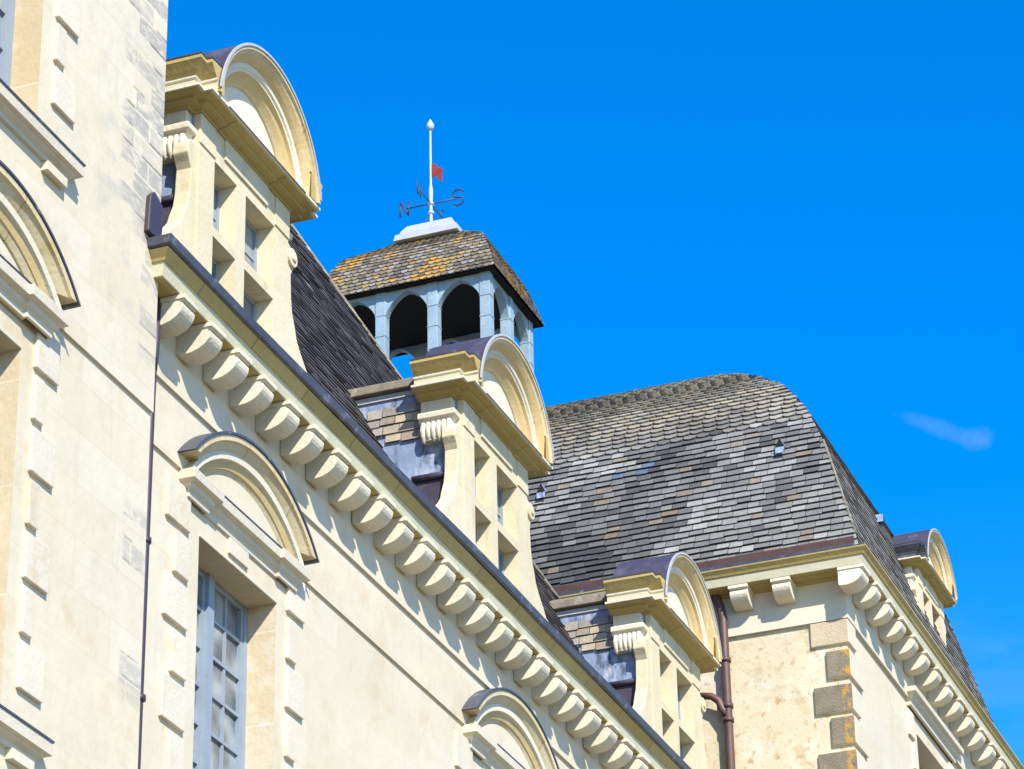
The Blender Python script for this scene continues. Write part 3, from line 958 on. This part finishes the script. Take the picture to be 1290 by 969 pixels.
D1, D2, D3 = 19.975, 25.52, 30.85
dm = make_dormer(wing, D1)
dm.location.z -= 0.035
WP[dm.name].z -= 0.035
dm['label'] = 'nearest dormer beside the tall stone block, half its flank hidden'
copy_part(dm, wing, (D2 - D1, 0, 0.07), 'middle dormer with the open roof lantern behind it')
copy_part(dm, wing, (D3 - D1, 0, 0.01), 'farthest dormer beside the brown drainpipe')

# wing roof: steep slated slope with a hipped far end
def roof_pt(x, z):
    return (x, (z - 11.95) / 1.95, z)
HIP = lambda z: 28.0 + (17.94 - z) * 1.07         # x of the hip line at height z
RZ = 18.6
bm = B()
yr = (RZ - 11.95) / 1.95
xr = HIP(RZ)
xb = HIP(11.92)
e0 = 11.92
pA, pB, pC, pD = (18.65, -0.02, e0), (xb, -0.02, e0), (xr, yr, RZ), (18.65, yr, RZ)
qA, qB, qC, qD = (18.65, 2 * yr + 0.02, e0), (xb, 2 * yr + 0.02, e0), (xr, yr + 0.02, RZ), (18.65, yr + 0.02, RZ)
quad(bm, pA, pB, pC, pD); quad(bm, qB, qA, qD, qC); quad(bm, pB, qB, qC, pC); quad(bm, pA, pD, qD, qA); quad(bm, pD, pC, qC, qD)
build('roof_deck', bm, M['under'], wing)
bm = B()
ly = bm.loops.layers.float_color.new('tone')
def dark_slate(a, z):
    t = random.random()
    c = lerp((0.042, 0.035, 0.033), (0.066, 0.056, 0.050), t)
    if random.random() < 0.006:
        c = lerp(c, (0.26, 0.25, 0.23), 0.7)
    return c
pr = [(0.01, 11.98), ((RZ - 11.95) / 1.95, RZ)]
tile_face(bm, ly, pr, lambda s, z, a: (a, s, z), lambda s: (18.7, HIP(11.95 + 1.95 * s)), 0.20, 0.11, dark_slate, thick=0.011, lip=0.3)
build('roof_slates', bm, M['slate'], wing, keep=True)
bm = B()   # hip capping
tube(bm, [(HIP(z), (z - 11.95) / 1.95 + 0.01, z) for z in (12.2, 14, 16, RZ)], 0.035, 8)
build('hip_cap', bm, M['band'], wing)

# drainpipe at the inner corner
bm = B()
tube(bm, [(18.84, -0.13, 11.70), (18.84, -0.125, 11.25), (18.84, -0.11, 11.10)], 0.032)
tube(bm, [(18.84, -0.11, 11.12), (18.85, -0.10, 10.7), (18.855, -0.085, 8.0), (18.855, -0.085, GZ)], 0.032)
for z in (11.33, 9.75, 8.55):
    tube(bm, [(18.855, -0.095, z - 0.02), (18.855, -0.095, z + 0.02)], 0.043)
build('drainpipe', bm, M['pipe_purple'], wing)

# ------------------------------------------------------------------ stair block
CX = 18.62
c0 = 16.07
yb, yl = -0.245, -0.222
bm = B()
wall_front(bm, 0, yl, 12.6, CX, GZ, zD, [(c0 - HW, c0 + HW, 7.65, WZ)], 0.235, 1, 1)
quad(bm, (12.6, yl, zD), (CX, yl, zD), (CX, yb, zD), (12.6, yb, zD))
wall_front(bm, 0, yb, 12.6, CX, zD, 16.6, [(c0 - HW, c0 + HW, 11.95, 15.0)], 0.235, 1, 1)
quad(bm, (CX, yl, GZ), (CX, 8, GZ), (CX, 8, 16.6), (CX, yl, 16.6))
quad(bm, (CX, yb, zD), (CX, yl, zD), (CX, yl, 16.6), (CX, yb, 16.6))
quad(bm, (12.6, yl, GZ), (12.6, 8, GZ), (12.6, 8, 16.6), (12.6, yl, 16.6))
quad(bm, (12.6, 8, GZ), (CX, 8, GZ), (CX, 8, 16.6), (12.6, 8, 16.6))
build('wall', bm, [M['tower'], M['jamb']], central, keep=True)
window_unit(central, c0 - HW, c0 + HW, 7.65, WZ + 0.05, yl + 0.225, 8)
window_unit(central, c0 - HW, c0 + HW, 11.95, 15.05, yb + 0.225, 10)
arched_pediment(central, c0, yb, 10.755, 1.07, 0.465, 10.635)
bm = B()
for xa, xb_ in ((-0.66, -0.24), (0.17, 0.67)):
    box(bm, c0 + xa, c0 + xb_, yl - 0.02, yl + 0.01, 10.445, 10.50)
box(bm, c0 - HW, c0 + HW, yl - 0.008, yl + 0.01, 10.236, 10.262)
build('lintel', bm, M['surround'], central, bevel=0.004)
quoin_blocks(central, c0 + HW + 0.17, 1, yl, 10.18, 7, 0.382, 0.31, 0.13, 0.325)
quoin_blocks(central, c0 + HW + 0.17, 1, yb, 12.965 + 0.36 * 4, 7, 0.36, 0.31, 0.13, 0.305)
quoin_blocks(central, c0 - HW - 0.17, -1, yl, 10.18, 7, 0.382, 0.31, 0.13, 0.325)
quoin_blocks(central, c0 - HW - 0.17, -1, yb, 12.965 + 0.36 * 4, 7, 0.36, 0.31, 0.13, 0.305)
# window sills with their little cornices
def sill(cx, z, y, w=1.07):
    bm = B()
    a = w
    s = 0.28
    path = [(cx - a, y + 0.01), (cx - a, y), (cx + a, y), (cx + a, y + 0.01)]
    sweep(bm, [(0.0, z - 0.13), (0.03, z - 0.125), (0.035, z - 0.095), (0.07, z - 0.075), (0.075, z - 0.06), (0.11, z - 0.055), (0.115, z - 0.005), (0.10, z), (0.105, z + 0.005), (0.108, z + 0.03), (0.0, z + 0.035)], path)
    for s0 in (cx - a + 0.02, cx + a - 0.02 - s):
        box(bm, s0, s0 + s, y - 0.055, y + 0.01, z - 0.20, z - 0.131)
    o = build('window_sill', bm, M['surround'], central)
    bm = B()
    sweep(bm, [(0.0, z + 0.036), (0.115, z + 0.031), (0.118, z + 0.045), (0.0, z + 0.055)], path)
    build('lead_cap', bm, M['lead'], o)
sill(c0, 11.86, yb)
sill(c0, 7.58, yl)
bm = B()
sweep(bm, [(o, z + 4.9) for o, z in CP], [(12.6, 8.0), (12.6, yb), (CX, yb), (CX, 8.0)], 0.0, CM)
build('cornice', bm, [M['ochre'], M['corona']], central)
bm = B()
ap = (15.6, 4.0, 23.5)
e = 0.35
cs = [(12.6 - e, yb - e, 16.81), (CX + e, yb - e, 16.81), (CX + e, 8 + e, 16.81), (12.6 - e, 8 + e, 16.81)]
for i in range(4):
    quad(bm, cs[i], cs[(i + 1) % 4], (ap[0] + 0.5, ap[1], ap[2]), (ap[0] - 0.5, ap[1], ap[2]))
build('roof', bm, M['under'], central)

# ------------------------------------------------------------------ end pavilion
px0, px1, py0, py1 = XW, 41.3, -1.445, 11.1
rx1 = 39.42          # east end of the domed roof; a flat lead terrace lies beyond it
zs_, zt = 14.586, 15.09
pw = 36.94
DZ = 15.28 - 11.885
bm = B()
wall_front(bm, 1, px0, py0, py1, GZ, 15.3)
build('side_wall', bm, M['plaster'], pav, keep=True, label='stained ochre side wall of the pavilion')
bm = B()
wall_front(bm, 0, py0, px0, px1, GZ, 15.3, [(pw - 0.67, pw + 0.67, 11.6, 14.285)], 0.26, 1, 0)
wall_front(bm, 1, px1, py0, py1, GZ, 15.3)
wall_front(bm, 0, py1, px0, px1, GZ, 15.3)
build('front_wall', bm, M['wall'], pav, keep=True)
window_unit(pav, pw - 0.67, pw + 0.67, 11.6, 14.3, py0 + 0.25, 8)
# frieze band
bm = B()
sweep(bm, [(0.0, zs_), (0.042, zs_), (0.042, 15.08), (0.0, 15.09)], [(px0, py1), (px0, py0), (px1, py0), (px1, py1)])
build('frieze', bm, M['surround'], pav)
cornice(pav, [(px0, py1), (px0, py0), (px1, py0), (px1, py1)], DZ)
# brown gutter on the flank
bm = B()
sweep(bm, [(0.08, 15.285), (0.39, 15.283), (0.395, 15.325), (0.33, 15.33), (0.33, 15.345), (0.345, 15.43), (0.30, 15.44), (0.1, 15.44)], [(px0, py1), (px0, py0 - 0.25)], 0, [0, 0, 0, 0, 1, 0, 0])
build('gutter', bm, [M['lead'], M['pipe']], pav)
# brackets
bp0 = build('bracket', bracket_bm(px0 + 0.44 - 0.2, 0.2, py0 - 0.015, 11.692 + DZ), M['carved'], pav, bevel=0.009)
for k in range(1, 14):
    c = copy_part(bp0, pav, (k * 0.55 + random.uniform(-0.01, 0.01), 0, 0))
    c.rotation_euler = (0, 0, R(random.uniform(-1.5, 1.5)))
def bracket_west(y0, w):
    bm = bracket_bm(0, w, 0, 11.692 + DZ)
    # turn the bracket to face west: (x, y) -> (y, -x)
    for v in bm.verts:
        v.co = Vector((px0 + 0.015 + v.co.y, y0 - v.co.x, v.co.z))
    return bm
bw0 = build('bracket', bracket_west(-0.19, 0.21), M['carved'], pav, bevel=0.009)
copy_part(bw0, pav, (0, -0.505, 0))
bm = bracket_bm(px0 - 0.316, 0.29, py0 - 0.0, 11.692 + DZ)
build('corner_bracket', bm, M['carved'], pav, bevel=0.009)
# corner stones: front and flank faces
zq = 14.585
ql = [(0.29, 0.41), (0.33, 0.245), (0.32, 0.41), (0.33, 0.24), (0.32, 0.41), (0.32, 0.24), (0.32, 0.41), (0.32, 0.24), (0.32, 0.41)]
for k, (h, w) in enumerate(ql):
    top = [14.582, 14.215, 13.80, 13.415, 13.01, 12.62, 12.22, 11.83, 11.43][k]
    bm = B()
    wf = 0.50 if w < 0.3 else 0.30
    pts = [(px0 - 0.035, py0 + w), (px0 - 0.035, py0 - 0.035), (px0 + wf, py0 - 0.035), (px0 + wf, py0 + 0.01), (px0 + 0.01, py0 + 0.01), (px0 + 0.01, py0 + w)]
    prism(bm, pts, 2, top - h, top)
    for f in bm.faces:
        f.material_index = 0
    bm.normal_update()
    for f in bm.faces:
        if abs(f.normal.y) > 0.9 or f.calc_center_median().x > px0 + 0.06:
            f.material_index = 1
    build('corner_stone', bm, [M['quoin_light'] if k == 0 else M['quoin'], M['wall']], pav, bevel=0.01,
          label='pale tan corner stone under the frieze' if k == 0 else None)
# window dressings on the front
bm = B()
sweep(bm, [(0.0, 14.50), (0.03, 14.505), (0.035, 14.56), (0.07, 14.585), (0.075, 14.62), (0.12, 14.64), (0.125, 14.70), (0.05, 14.72)], [(pw - 1.05, py0), (pw - 1.05, py0 - 0.03), (pw + 1.05, py0 - 0.03), (pw + 1.05, py0)])
build('window_cornice', bm, M['surround'], pav)
quoin_blocks(pav, pw - 0.67 - 0.19, -1, py0, 14.12, 6, 0.395, 0.26, 0.14, 0.335, True)
quoin_blocks(pav, pw + 0.67 + 0.19, 1, py0, 14.12, 6, 0.395, 0.26, 0.14, 0.335, True)
# drainpipe in the corner
bm = B()
tube(bm, [(33.13, 0.10, 15.3), (33.13, 0.05, 15.12), (33.14, -0.01, 14.95), (33.14, -0.04, 14.80), (33.14, -0.04, 14.2), (33.14, -0.055, GZ)], 0.052)
for z in (14.28, 13.72, 13.55):
    tube(bm, [(33.14, -0.042, z - 0.025), (33.14, -0.042, z + 0.025)], 0.066)
tube(bm, [(33.14, -0.04, 13.55), (33.13, 0.0, 13.68), (33.12, 0.06, 13.80), (33.11, 0.14, 13.86), (33.08, 0.26, 13.87)], [0.05, 0.052, 0.046, 0.042, 0.040])
build('drainpipe', bm, M['pipe'], pav)

# dome
DP = [(-0.30, 15.32), (-0.26, 15.49), (-0.084, 16.12), (0.068, 16.66), (0.151, 16.94), (0.25, 17.2), (0.367, 17.45), (0.586, 17.83), (0.778, 18.09), (1.046, 18.36), (1.393, 18.655), (1.8, 18.93), (2.2, 19.15), (2.6, 19.32)]
bm = B()
for (s0, z0), (s1, z1) in zip(DP, DP[1:]):
    a = [(px0 + s0, py0 + s0, z0), (rx1 - s0, py0 + s0, z0), (rx1 - s0, py1 - s0, z0), (px0 + s0, py1 - s0, z0)]
    b = [(px0 + s1, py0 + s1, z1), (rx1 - s1, py0 + s1, z1), (rx1 - s1, py1 - s1, z1), (px0 + s1, py1 - s1, z1)]
    for i in range(4):
        quad(bm, a[i], a[(i + 1) % 4], b[(i + 1) % 4], b[i])
s1, z1 = DP[-1]
quad(bm, (px0 + s1, py0 + s1, z1), (rx1 - s1, py0 + s1, z1), (rx1 - s1, py1 - s1, z1), (px0 + s1, py1 - s1, z1))
build('dome_deck', bm, M['under'], pav)
bm = B()
box(bm, rx1 + 0.2, px1 + 0.2, py0 - 0.2, py1 + 0.2, 15.20, 15.31)
build('terrace', bm, M['lead'], pav)
def nz(a, z, f, seed):
    return (math.sin(a * f + seed) * math.sin(z * f * 1.7 + seed * 2.3) + math.sin(a * f * 2.3 + z * f * 1.1 + seed * 1.7) * 0.6) / 1.6
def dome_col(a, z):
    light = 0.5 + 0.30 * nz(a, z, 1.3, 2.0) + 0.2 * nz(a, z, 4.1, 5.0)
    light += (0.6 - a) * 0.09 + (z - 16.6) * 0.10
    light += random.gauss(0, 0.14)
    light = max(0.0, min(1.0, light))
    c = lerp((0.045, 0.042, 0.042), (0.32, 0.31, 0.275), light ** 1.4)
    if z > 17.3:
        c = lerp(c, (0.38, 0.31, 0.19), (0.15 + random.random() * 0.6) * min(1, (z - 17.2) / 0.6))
    elif random.random() < 0.05:
        c = lerp(c, (0.24, 0.18, 0.11), 0.6)
    if 16.90 < z < 17.14 and 0.92 < a + (z - 16.9) * 1.2 < 1.32 and random.random() < 0.8:
        c = lerp((0.06, 0.09, 0.13), (0.10, 0.15, 0.21), random.random())
    return c
bm = B()
ly = bm.loops.layers.float_color.new('tone')
sc = lambda z: z > 17.33
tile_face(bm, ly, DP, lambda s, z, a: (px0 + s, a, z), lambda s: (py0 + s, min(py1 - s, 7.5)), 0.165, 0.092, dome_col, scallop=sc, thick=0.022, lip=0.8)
build('dome_slates', bm, M['slate'], pav, keep=True)
bm = B()
ly = bm.loops.layers.float_color.new('tone')
def dome_col2(a, z):
    c = dome_col(0.5, z)
    return lerp(c, (0.21, 0.19, 0.16), 0.45)
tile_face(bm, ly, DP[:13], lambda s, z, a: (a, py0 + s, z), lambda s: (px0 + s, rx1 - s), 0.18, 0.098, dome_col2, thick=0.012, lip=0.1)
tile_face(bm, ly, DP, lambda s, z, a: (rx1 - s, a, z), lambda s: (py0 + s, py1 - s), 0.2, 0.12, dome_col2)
build('dome_slates', bm, M['slate'], pav, keep=True)
bm = B()
tube(bm, [(px0 + s, py0 + s, z + 0.005) for s, z in DP[1:5]], 0.018, 6)
build('hip_cap', bm, M['band'], pav)
# small lead roof vents
def vent(x, y, z, w=0.055, nx=-1):
    bm = B()
    if nx:
        p = [(x - 0.07, y - w, z), (x - 0.07, y + w, z), (x - 0.06, y, z + 0.12), (x + 0.08, y, z + 0.13), (x + 0.05, y - w, z), (x + 0.05, y + w, z)]
    else:
        p = [(x - w, y - 0.07, z), (x + w, y - 0.07, z), (x, y - 0.06, z + 0.12), (x, y + 0.08, z + 0.13), (x - w, y + 0.05, z), (x + w, y + 0.05, z)]
    v = [bm.verts.new(q) for q in p]
    bm.faces.new([v[0], v[2], v[3], v[4]]); bm.faces.new([v[1], v[5], v[3], v[2]])
    f = bm.faces.new([v[0], v[1], v[2]]); f.material_index = 1
    if nx:
        quad(bm, (x - 0.085, y - w, z - 0.09), (x - 0.085, y + w, z - 0.09), (x - 0.062, y + w, z + 0.002), (x - 0.062, y - w, z + 0.002))
    return build('roof_vent', bm, [M['lead_blue'], M['dark_wood']], pav, keep=True)
vent(px0 + 0.13, -0.79, 16.92)
vent(px0 + 0.13, 2.2, 16.90)
vent(35.6, py0 + 0.10, 16.8, nx=0)
vent(38.4, py0 + 0.12, 16.8, nx=0)

# dormer on the pavilion front
d4 = make_dormer(pav, 0.0, zbot=12.5, full=False)
k4 = 0.75
o4 = WP[d4.name].copy()
WP[d4.name] = Vector((37.0, -1.6, 16.57)) - k4 * (Vector((0.585, 0, 14.0)) - o4)
d4.location = WP[d4.name] - WP[pav.name]
d4.scale = (k4, k4, k4)
d4['label'] = 'small dormer on the far front slope of the slate dome'

# ------------------------------------------------------------------ lantern
lx0, lx1, ly0, ly1 = 39.95, 41.62, 5.42, 7.96
lan = thing('roof_lantern', 'open arcaded lantern with lichened bell roof standing on the slate dome', 'lantern turret', ((lx0 + lx1) / 2, (ly0 + ly1) / 2, 20.4))
zj, ze = 23.64, 24.02
pr_ = 0.082
def posts_on():
    P = []
    for i in range(4):
        for x in (lx0, lx1):
            P.append((x, ly0 + (ly1 - ly0) * i / 3))
    P.append(((lx0 + lx1) / 2, ly0)); P.append(((lx0 + lx1) / 2, ly1))
    return P
bm = B()
x, y = lx0, ly0
box(bm, x - pr_, x + pr_, y - pr_, y + pr_, 20.3, ze + 0.02)
for z in (zj - 0.01, zj - 0.36, 22.9):
    box(bm, x - pr_ - 0.008, x + pr_ + 0.008, y - pr_ - 0.008, y + pr_ + 0.008, z, z + 0.02)
p0 = build('post', bm, M['lantern'], lan, bevel=0.008)
for (x, y) in posts_on()[1:]:
    copy_part(p0, lan, (x - lx0, y - ly0, 0))
def arch_bm(a, b, t):
    """spandrel with a pointed-round arch between two posts at a and b (local run), thickness t"""
    bm = B()
    n = 14
    c, r = (a + b) / 2, (b - a) / 2
    top = ze + 0.01
    rows = []
    for i in range(n + 1):
        th = math.pi * i / n
        xx = c - r * math.cos(th)
        zz = zj + 0.35 * (1 - abs(math.cos(th)) ** 1.7) ** 0.8
        rows.append((xx, zz))
    for y0 in (-t / 2, t / 2):
        for p, q in zip(rows, rows[1:]):
            quad(bm, (p[0], y0, p[1]), (q[0], y0, q[1]), (q[0], y0, top), (p[0], y0, top))
    for p, q in zip(rows, rows[1:]):
        quad(bm, (p[0], -t / 2, p[1]), (p[0], t / 2, p[1]), (q[0], t / 2, q[1]), (q[0], -t / 2, q[1]))
    return bm
stepy = (ly1 - ly0) / 3
stepx = (lx1 - lx0) / 2
first = None
bm = arch_bm(ly0 + pr_, ly0 + stepy - pr_, 0.13)
for v in bm.verts:
    v.co = Vector((lx0 + v.co.y, v.co.x, v.co.z))
aw = build('arch', bm, M['lantern'], lan, keep=True)
for i in range(3):
    for x in (lx0, lx1):
        if i or x == lx1:
            copy_part(aw, lan, (x - lx0, i * stepy, 0))
bm = arch_bm(lx0 + pr_, lx0 + stepx - pr_, 0.13)
for v in bm.verts:
    v.co = Vector((v.co.x, ly0 + v.co.y, v.co.z))
as_ = build('arch', bm, M['lantern'], lan, keep=True)
for i in range(2):
    for y in (ly0, ly1):
        if i or y == ly1:
            copy_part(as_, lan, (i * stepx, y - ly0, 0))
bm = B()
box(bm, lx0 - 0.12, lx1 + 0.12, ly0 - 0.12, ly1 + 0.12, 20.2, 21.55)
build('base', bm, M['lead'], lan, bevel=0.02)
bm = B()
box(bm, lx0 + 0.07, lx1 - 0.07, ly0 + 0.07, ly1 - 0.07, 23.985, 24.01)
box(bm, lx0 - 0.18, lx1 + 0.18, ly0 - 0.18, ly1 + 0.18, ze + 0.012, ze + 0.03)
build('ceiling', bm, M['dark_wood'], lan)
LP = [(-0.02, 24.03), (0.05, 24.24), (0.10, 24.40), (0.16, 24.56), (0.28, 24.80), (0.40, 24.92), (0.52, 25.01), (0.70, 25.14), (0.92, 25.33), (0.98, 25.38)]
ex0, ex1, ey0, ey1 = lx0 - 0.20, lx1 + 0.20, ly0 - 0.20, ly1 + 0.20
bm = B()
for (s0, z0), (s1, z1) in zip(LP, LP[1:]):
    a = [(ex0 + s0, ey0 + s0, z0), (ex1 - s0, ey0 + s0, z0), (ex1 - s0, ey1 - s0, z0), (ex0 + s0, ey1 - s0, z0)]
    b = [(ex0 + s1, ey0 + s1, z1), (ex1 - s1, ey0 + s1, z1), (ex1 - s1, ey1 - s1, z1), (ex0 + s1, ey1 - s1, z1)]
    for i in range(4):
        quad(bm, a[i], a[(i + 1) % 4], b[(i + 1) % 4], b[i])
lr = build('roof', bm, M['under'], lan)
def lan_col(a, z):
    t = random.random()
    c = lerp((0.085, 0.075, 0.055), (0.27, 0.215, 0.13), t)
    n = 0.5 + 0.5 * nz(a, z, 3.1, 4.0) + random.gauss(0, 0.12)
    if n > 0.70 or random.random() < 0.05:
        c = lerp(c, (0.48, 0.25, 0.03), min(1, 0.3 + random.random() * 0.6))
    elif random.random() < 0.15:
        c = (0.24, 0.22, 0.20)
    return c
bm = B()
ly = bm.loops.layers.float_color.new('tone')
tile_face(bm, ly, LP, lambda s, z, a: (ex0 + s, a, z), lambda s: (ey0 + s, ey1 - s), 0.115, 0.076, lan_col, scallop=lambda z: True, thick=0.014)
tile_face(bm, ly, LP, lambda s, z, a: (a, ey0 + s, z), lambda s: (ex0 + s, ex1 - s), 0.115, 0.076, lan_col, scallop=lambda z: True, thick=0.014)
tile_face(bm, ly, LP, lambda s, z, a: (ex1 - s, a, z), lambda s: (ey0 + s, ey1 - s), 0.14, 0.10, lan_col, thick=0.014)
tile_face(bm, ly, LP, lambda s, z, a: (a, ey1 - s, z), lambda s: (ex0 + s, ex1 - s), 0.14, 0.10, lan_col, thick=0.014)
build('roof_slates', bm, M['slate'], lr, keep=True)
bm = B()
kx0, kx1, ky0, ky1 = 40.50, 41.07, 6.16, 7.02
lv = []
for (e_, z0) in ((0.10, 25.22), (0.08, 25.33), (0.03, 25.36), (0.01, 25.42), (-0.06, 25.53)):
    lv.append([bm.verts.new(q) for q in ((kx0 - e_, ky0 - e_, z0), (kx1 + e_, ky0 - e_, z0), (kx1 + e_, ky1 + e_, z0), (kx0 - e_, ky1 + e_, z0))])
for a_, b_ in zip(lv, lv[1:]):
    for i in range(4):
        bm.faces.new([a_[i], a_[(i + 1) % 4], b_[(i + 1) % 4], b_[i]])
bm.faces.new(lv[0][::-1]); bm.faces.new(lv[-1])
build('ridge_cap', bm, M['lead_light'], lr)

# ------------------------------------------------------------------ weather vane
vx, vy = 40.785, 6.647
van = thing('weather_vane', 'thin white pole with red pennant and dark N and S direction arms on the lantern', 'weather vane', (vx, vy, 25.58))
bm = B()
tube(bm, [(vx, vy, 25.56), (vx, vy, 25.75), (vx, vy, 26.0), (vx, vy, 26.3), (vx, vy, 26.42), (vx, vy, 27.42)], [0.04, 0.026, 0.026, 0.036, 0.018, 0.014], 10)
for z, r in ((25.90, 0.055), (26.06, 0.06)):
    tube(bm, [(vx, vy, z - 0.03), (vx, vy, z), (vx, vy, z + 0.03)], [0.03, r, 0.03], 10)
build('pole', bm, M['white'], van)
bm = B()
prof = [(0.0, 27.40), (0.035, 27.41), (0.062, 27.46), (0.058, 27.51), (0.03, 27.56), (0.006, 27.61)]
tube(bm, [(vx, vy, z) for _, z in prof], [max(r, 0.004) for r, _ in prof], 12)
build('finial', bm, M['white'], van)
bm = B()
tube(bm, [(vx, vy - 0.42, 26.055), (vx, vy + 0.42, 26.065)], 0.011, 6)
tube(bm, [(vx - 0.42, vy, 26.06), (vx + 0.42, vy, 26.06)], 0.010, 6)
for sg in (-1, 1):
    tube(bm, [(vx, vy + sg * 0.03, 25.86), (vx, vy + sg * 0.14, 25.72), (vx, vy + sg * 0.28, 25.61)], 0.008, 6)
build('direction_arm', bm, M['iron'], van)
def stroke(name, pts2, plane, cx_, cz_, sgn, material):
    """letter drawn as bars; plane 'y': letter lies in the y-z plane, u runs to the viewer's right (-y)"""
    bm = B()
    for line in pts2:
        if plane == 'y':
            tube(bm, [(vx, cx_ - u * sgn, cz_ + w) for u, w in line], 0.014, 6)
        else:
            tube(bm, [(cx_ + u * sgn, vy, cz_ + w) for u, w in line], 0.009, 6)
    build(name, bm, material, van)
h = 0.13
stroke('letter_n', [[(-0.07, -h), (-0.07, h)], [(-0.07, h), (0.07, -h)], [(0.07, -h), (0.07, h)]], 'y', vy + 0.45, 26.07, 1, M['iron_red'])
S_ = [(0.09 * math.cos(t), 0.07 + 0.07 * math.sin(t)) for t in [R(a) for a in range(20, 275, 25)]] + [(0.09 * math.cos(t), -0.07 + 0.07 * math.sin(t)) for t in [R(a) for a in range(80, -165, -25)]]
stroke('letter_s', [S_], 'y', vy - 0.46, 26.07, 1, M['iron'])
stroke('letter_e', [[(-0.06, -h), (-0.06, h)], [(-0.06, h), (0.06, h)], [(-0.06, 0), (0.04, 0)], [(-0.06, -h), (0.06, -h)]], 'x', vx + 0.48, 26.07, 1, M['iron'])
stroke('letter_w', [[(-0.10, h), (-0.05, -h)], [(-0.05, -h), (0, h * 0.5)], [(0, h * 0.5), (0.05, -h)], [(0.05, -h), (0.10, h)]], 'x', vx - 0.48, 26.07, 1, M['iron'])
bm = B()
fl = [(0.0, 26.77), (-0.08, 26.77), (-0.13, 26.69), (-0.21, 26.65), (-0.19, 26.55), (-0.20, 26.42), (-0.13, 26.47), (-0.09, 26.56), (0.0, 26.52)]
prism(bm, [(vy + a, z) for a, z in fl], 0, vx - 0.008, vx + 0.008)
build('pennant', bm, M['red'], van)

# lantern and vane were laid out at a larger unit: bring both to the size and place they have on the roof
KL = 36.33 / 40.785
for o in (lan, van):
    o.location = Vector((0, -10, 0)) + KL * (Vector(o.location) - Vector((0, -10, 0)))
    o.scale = (KL, KL, KL)
van.location.z -= 0.065
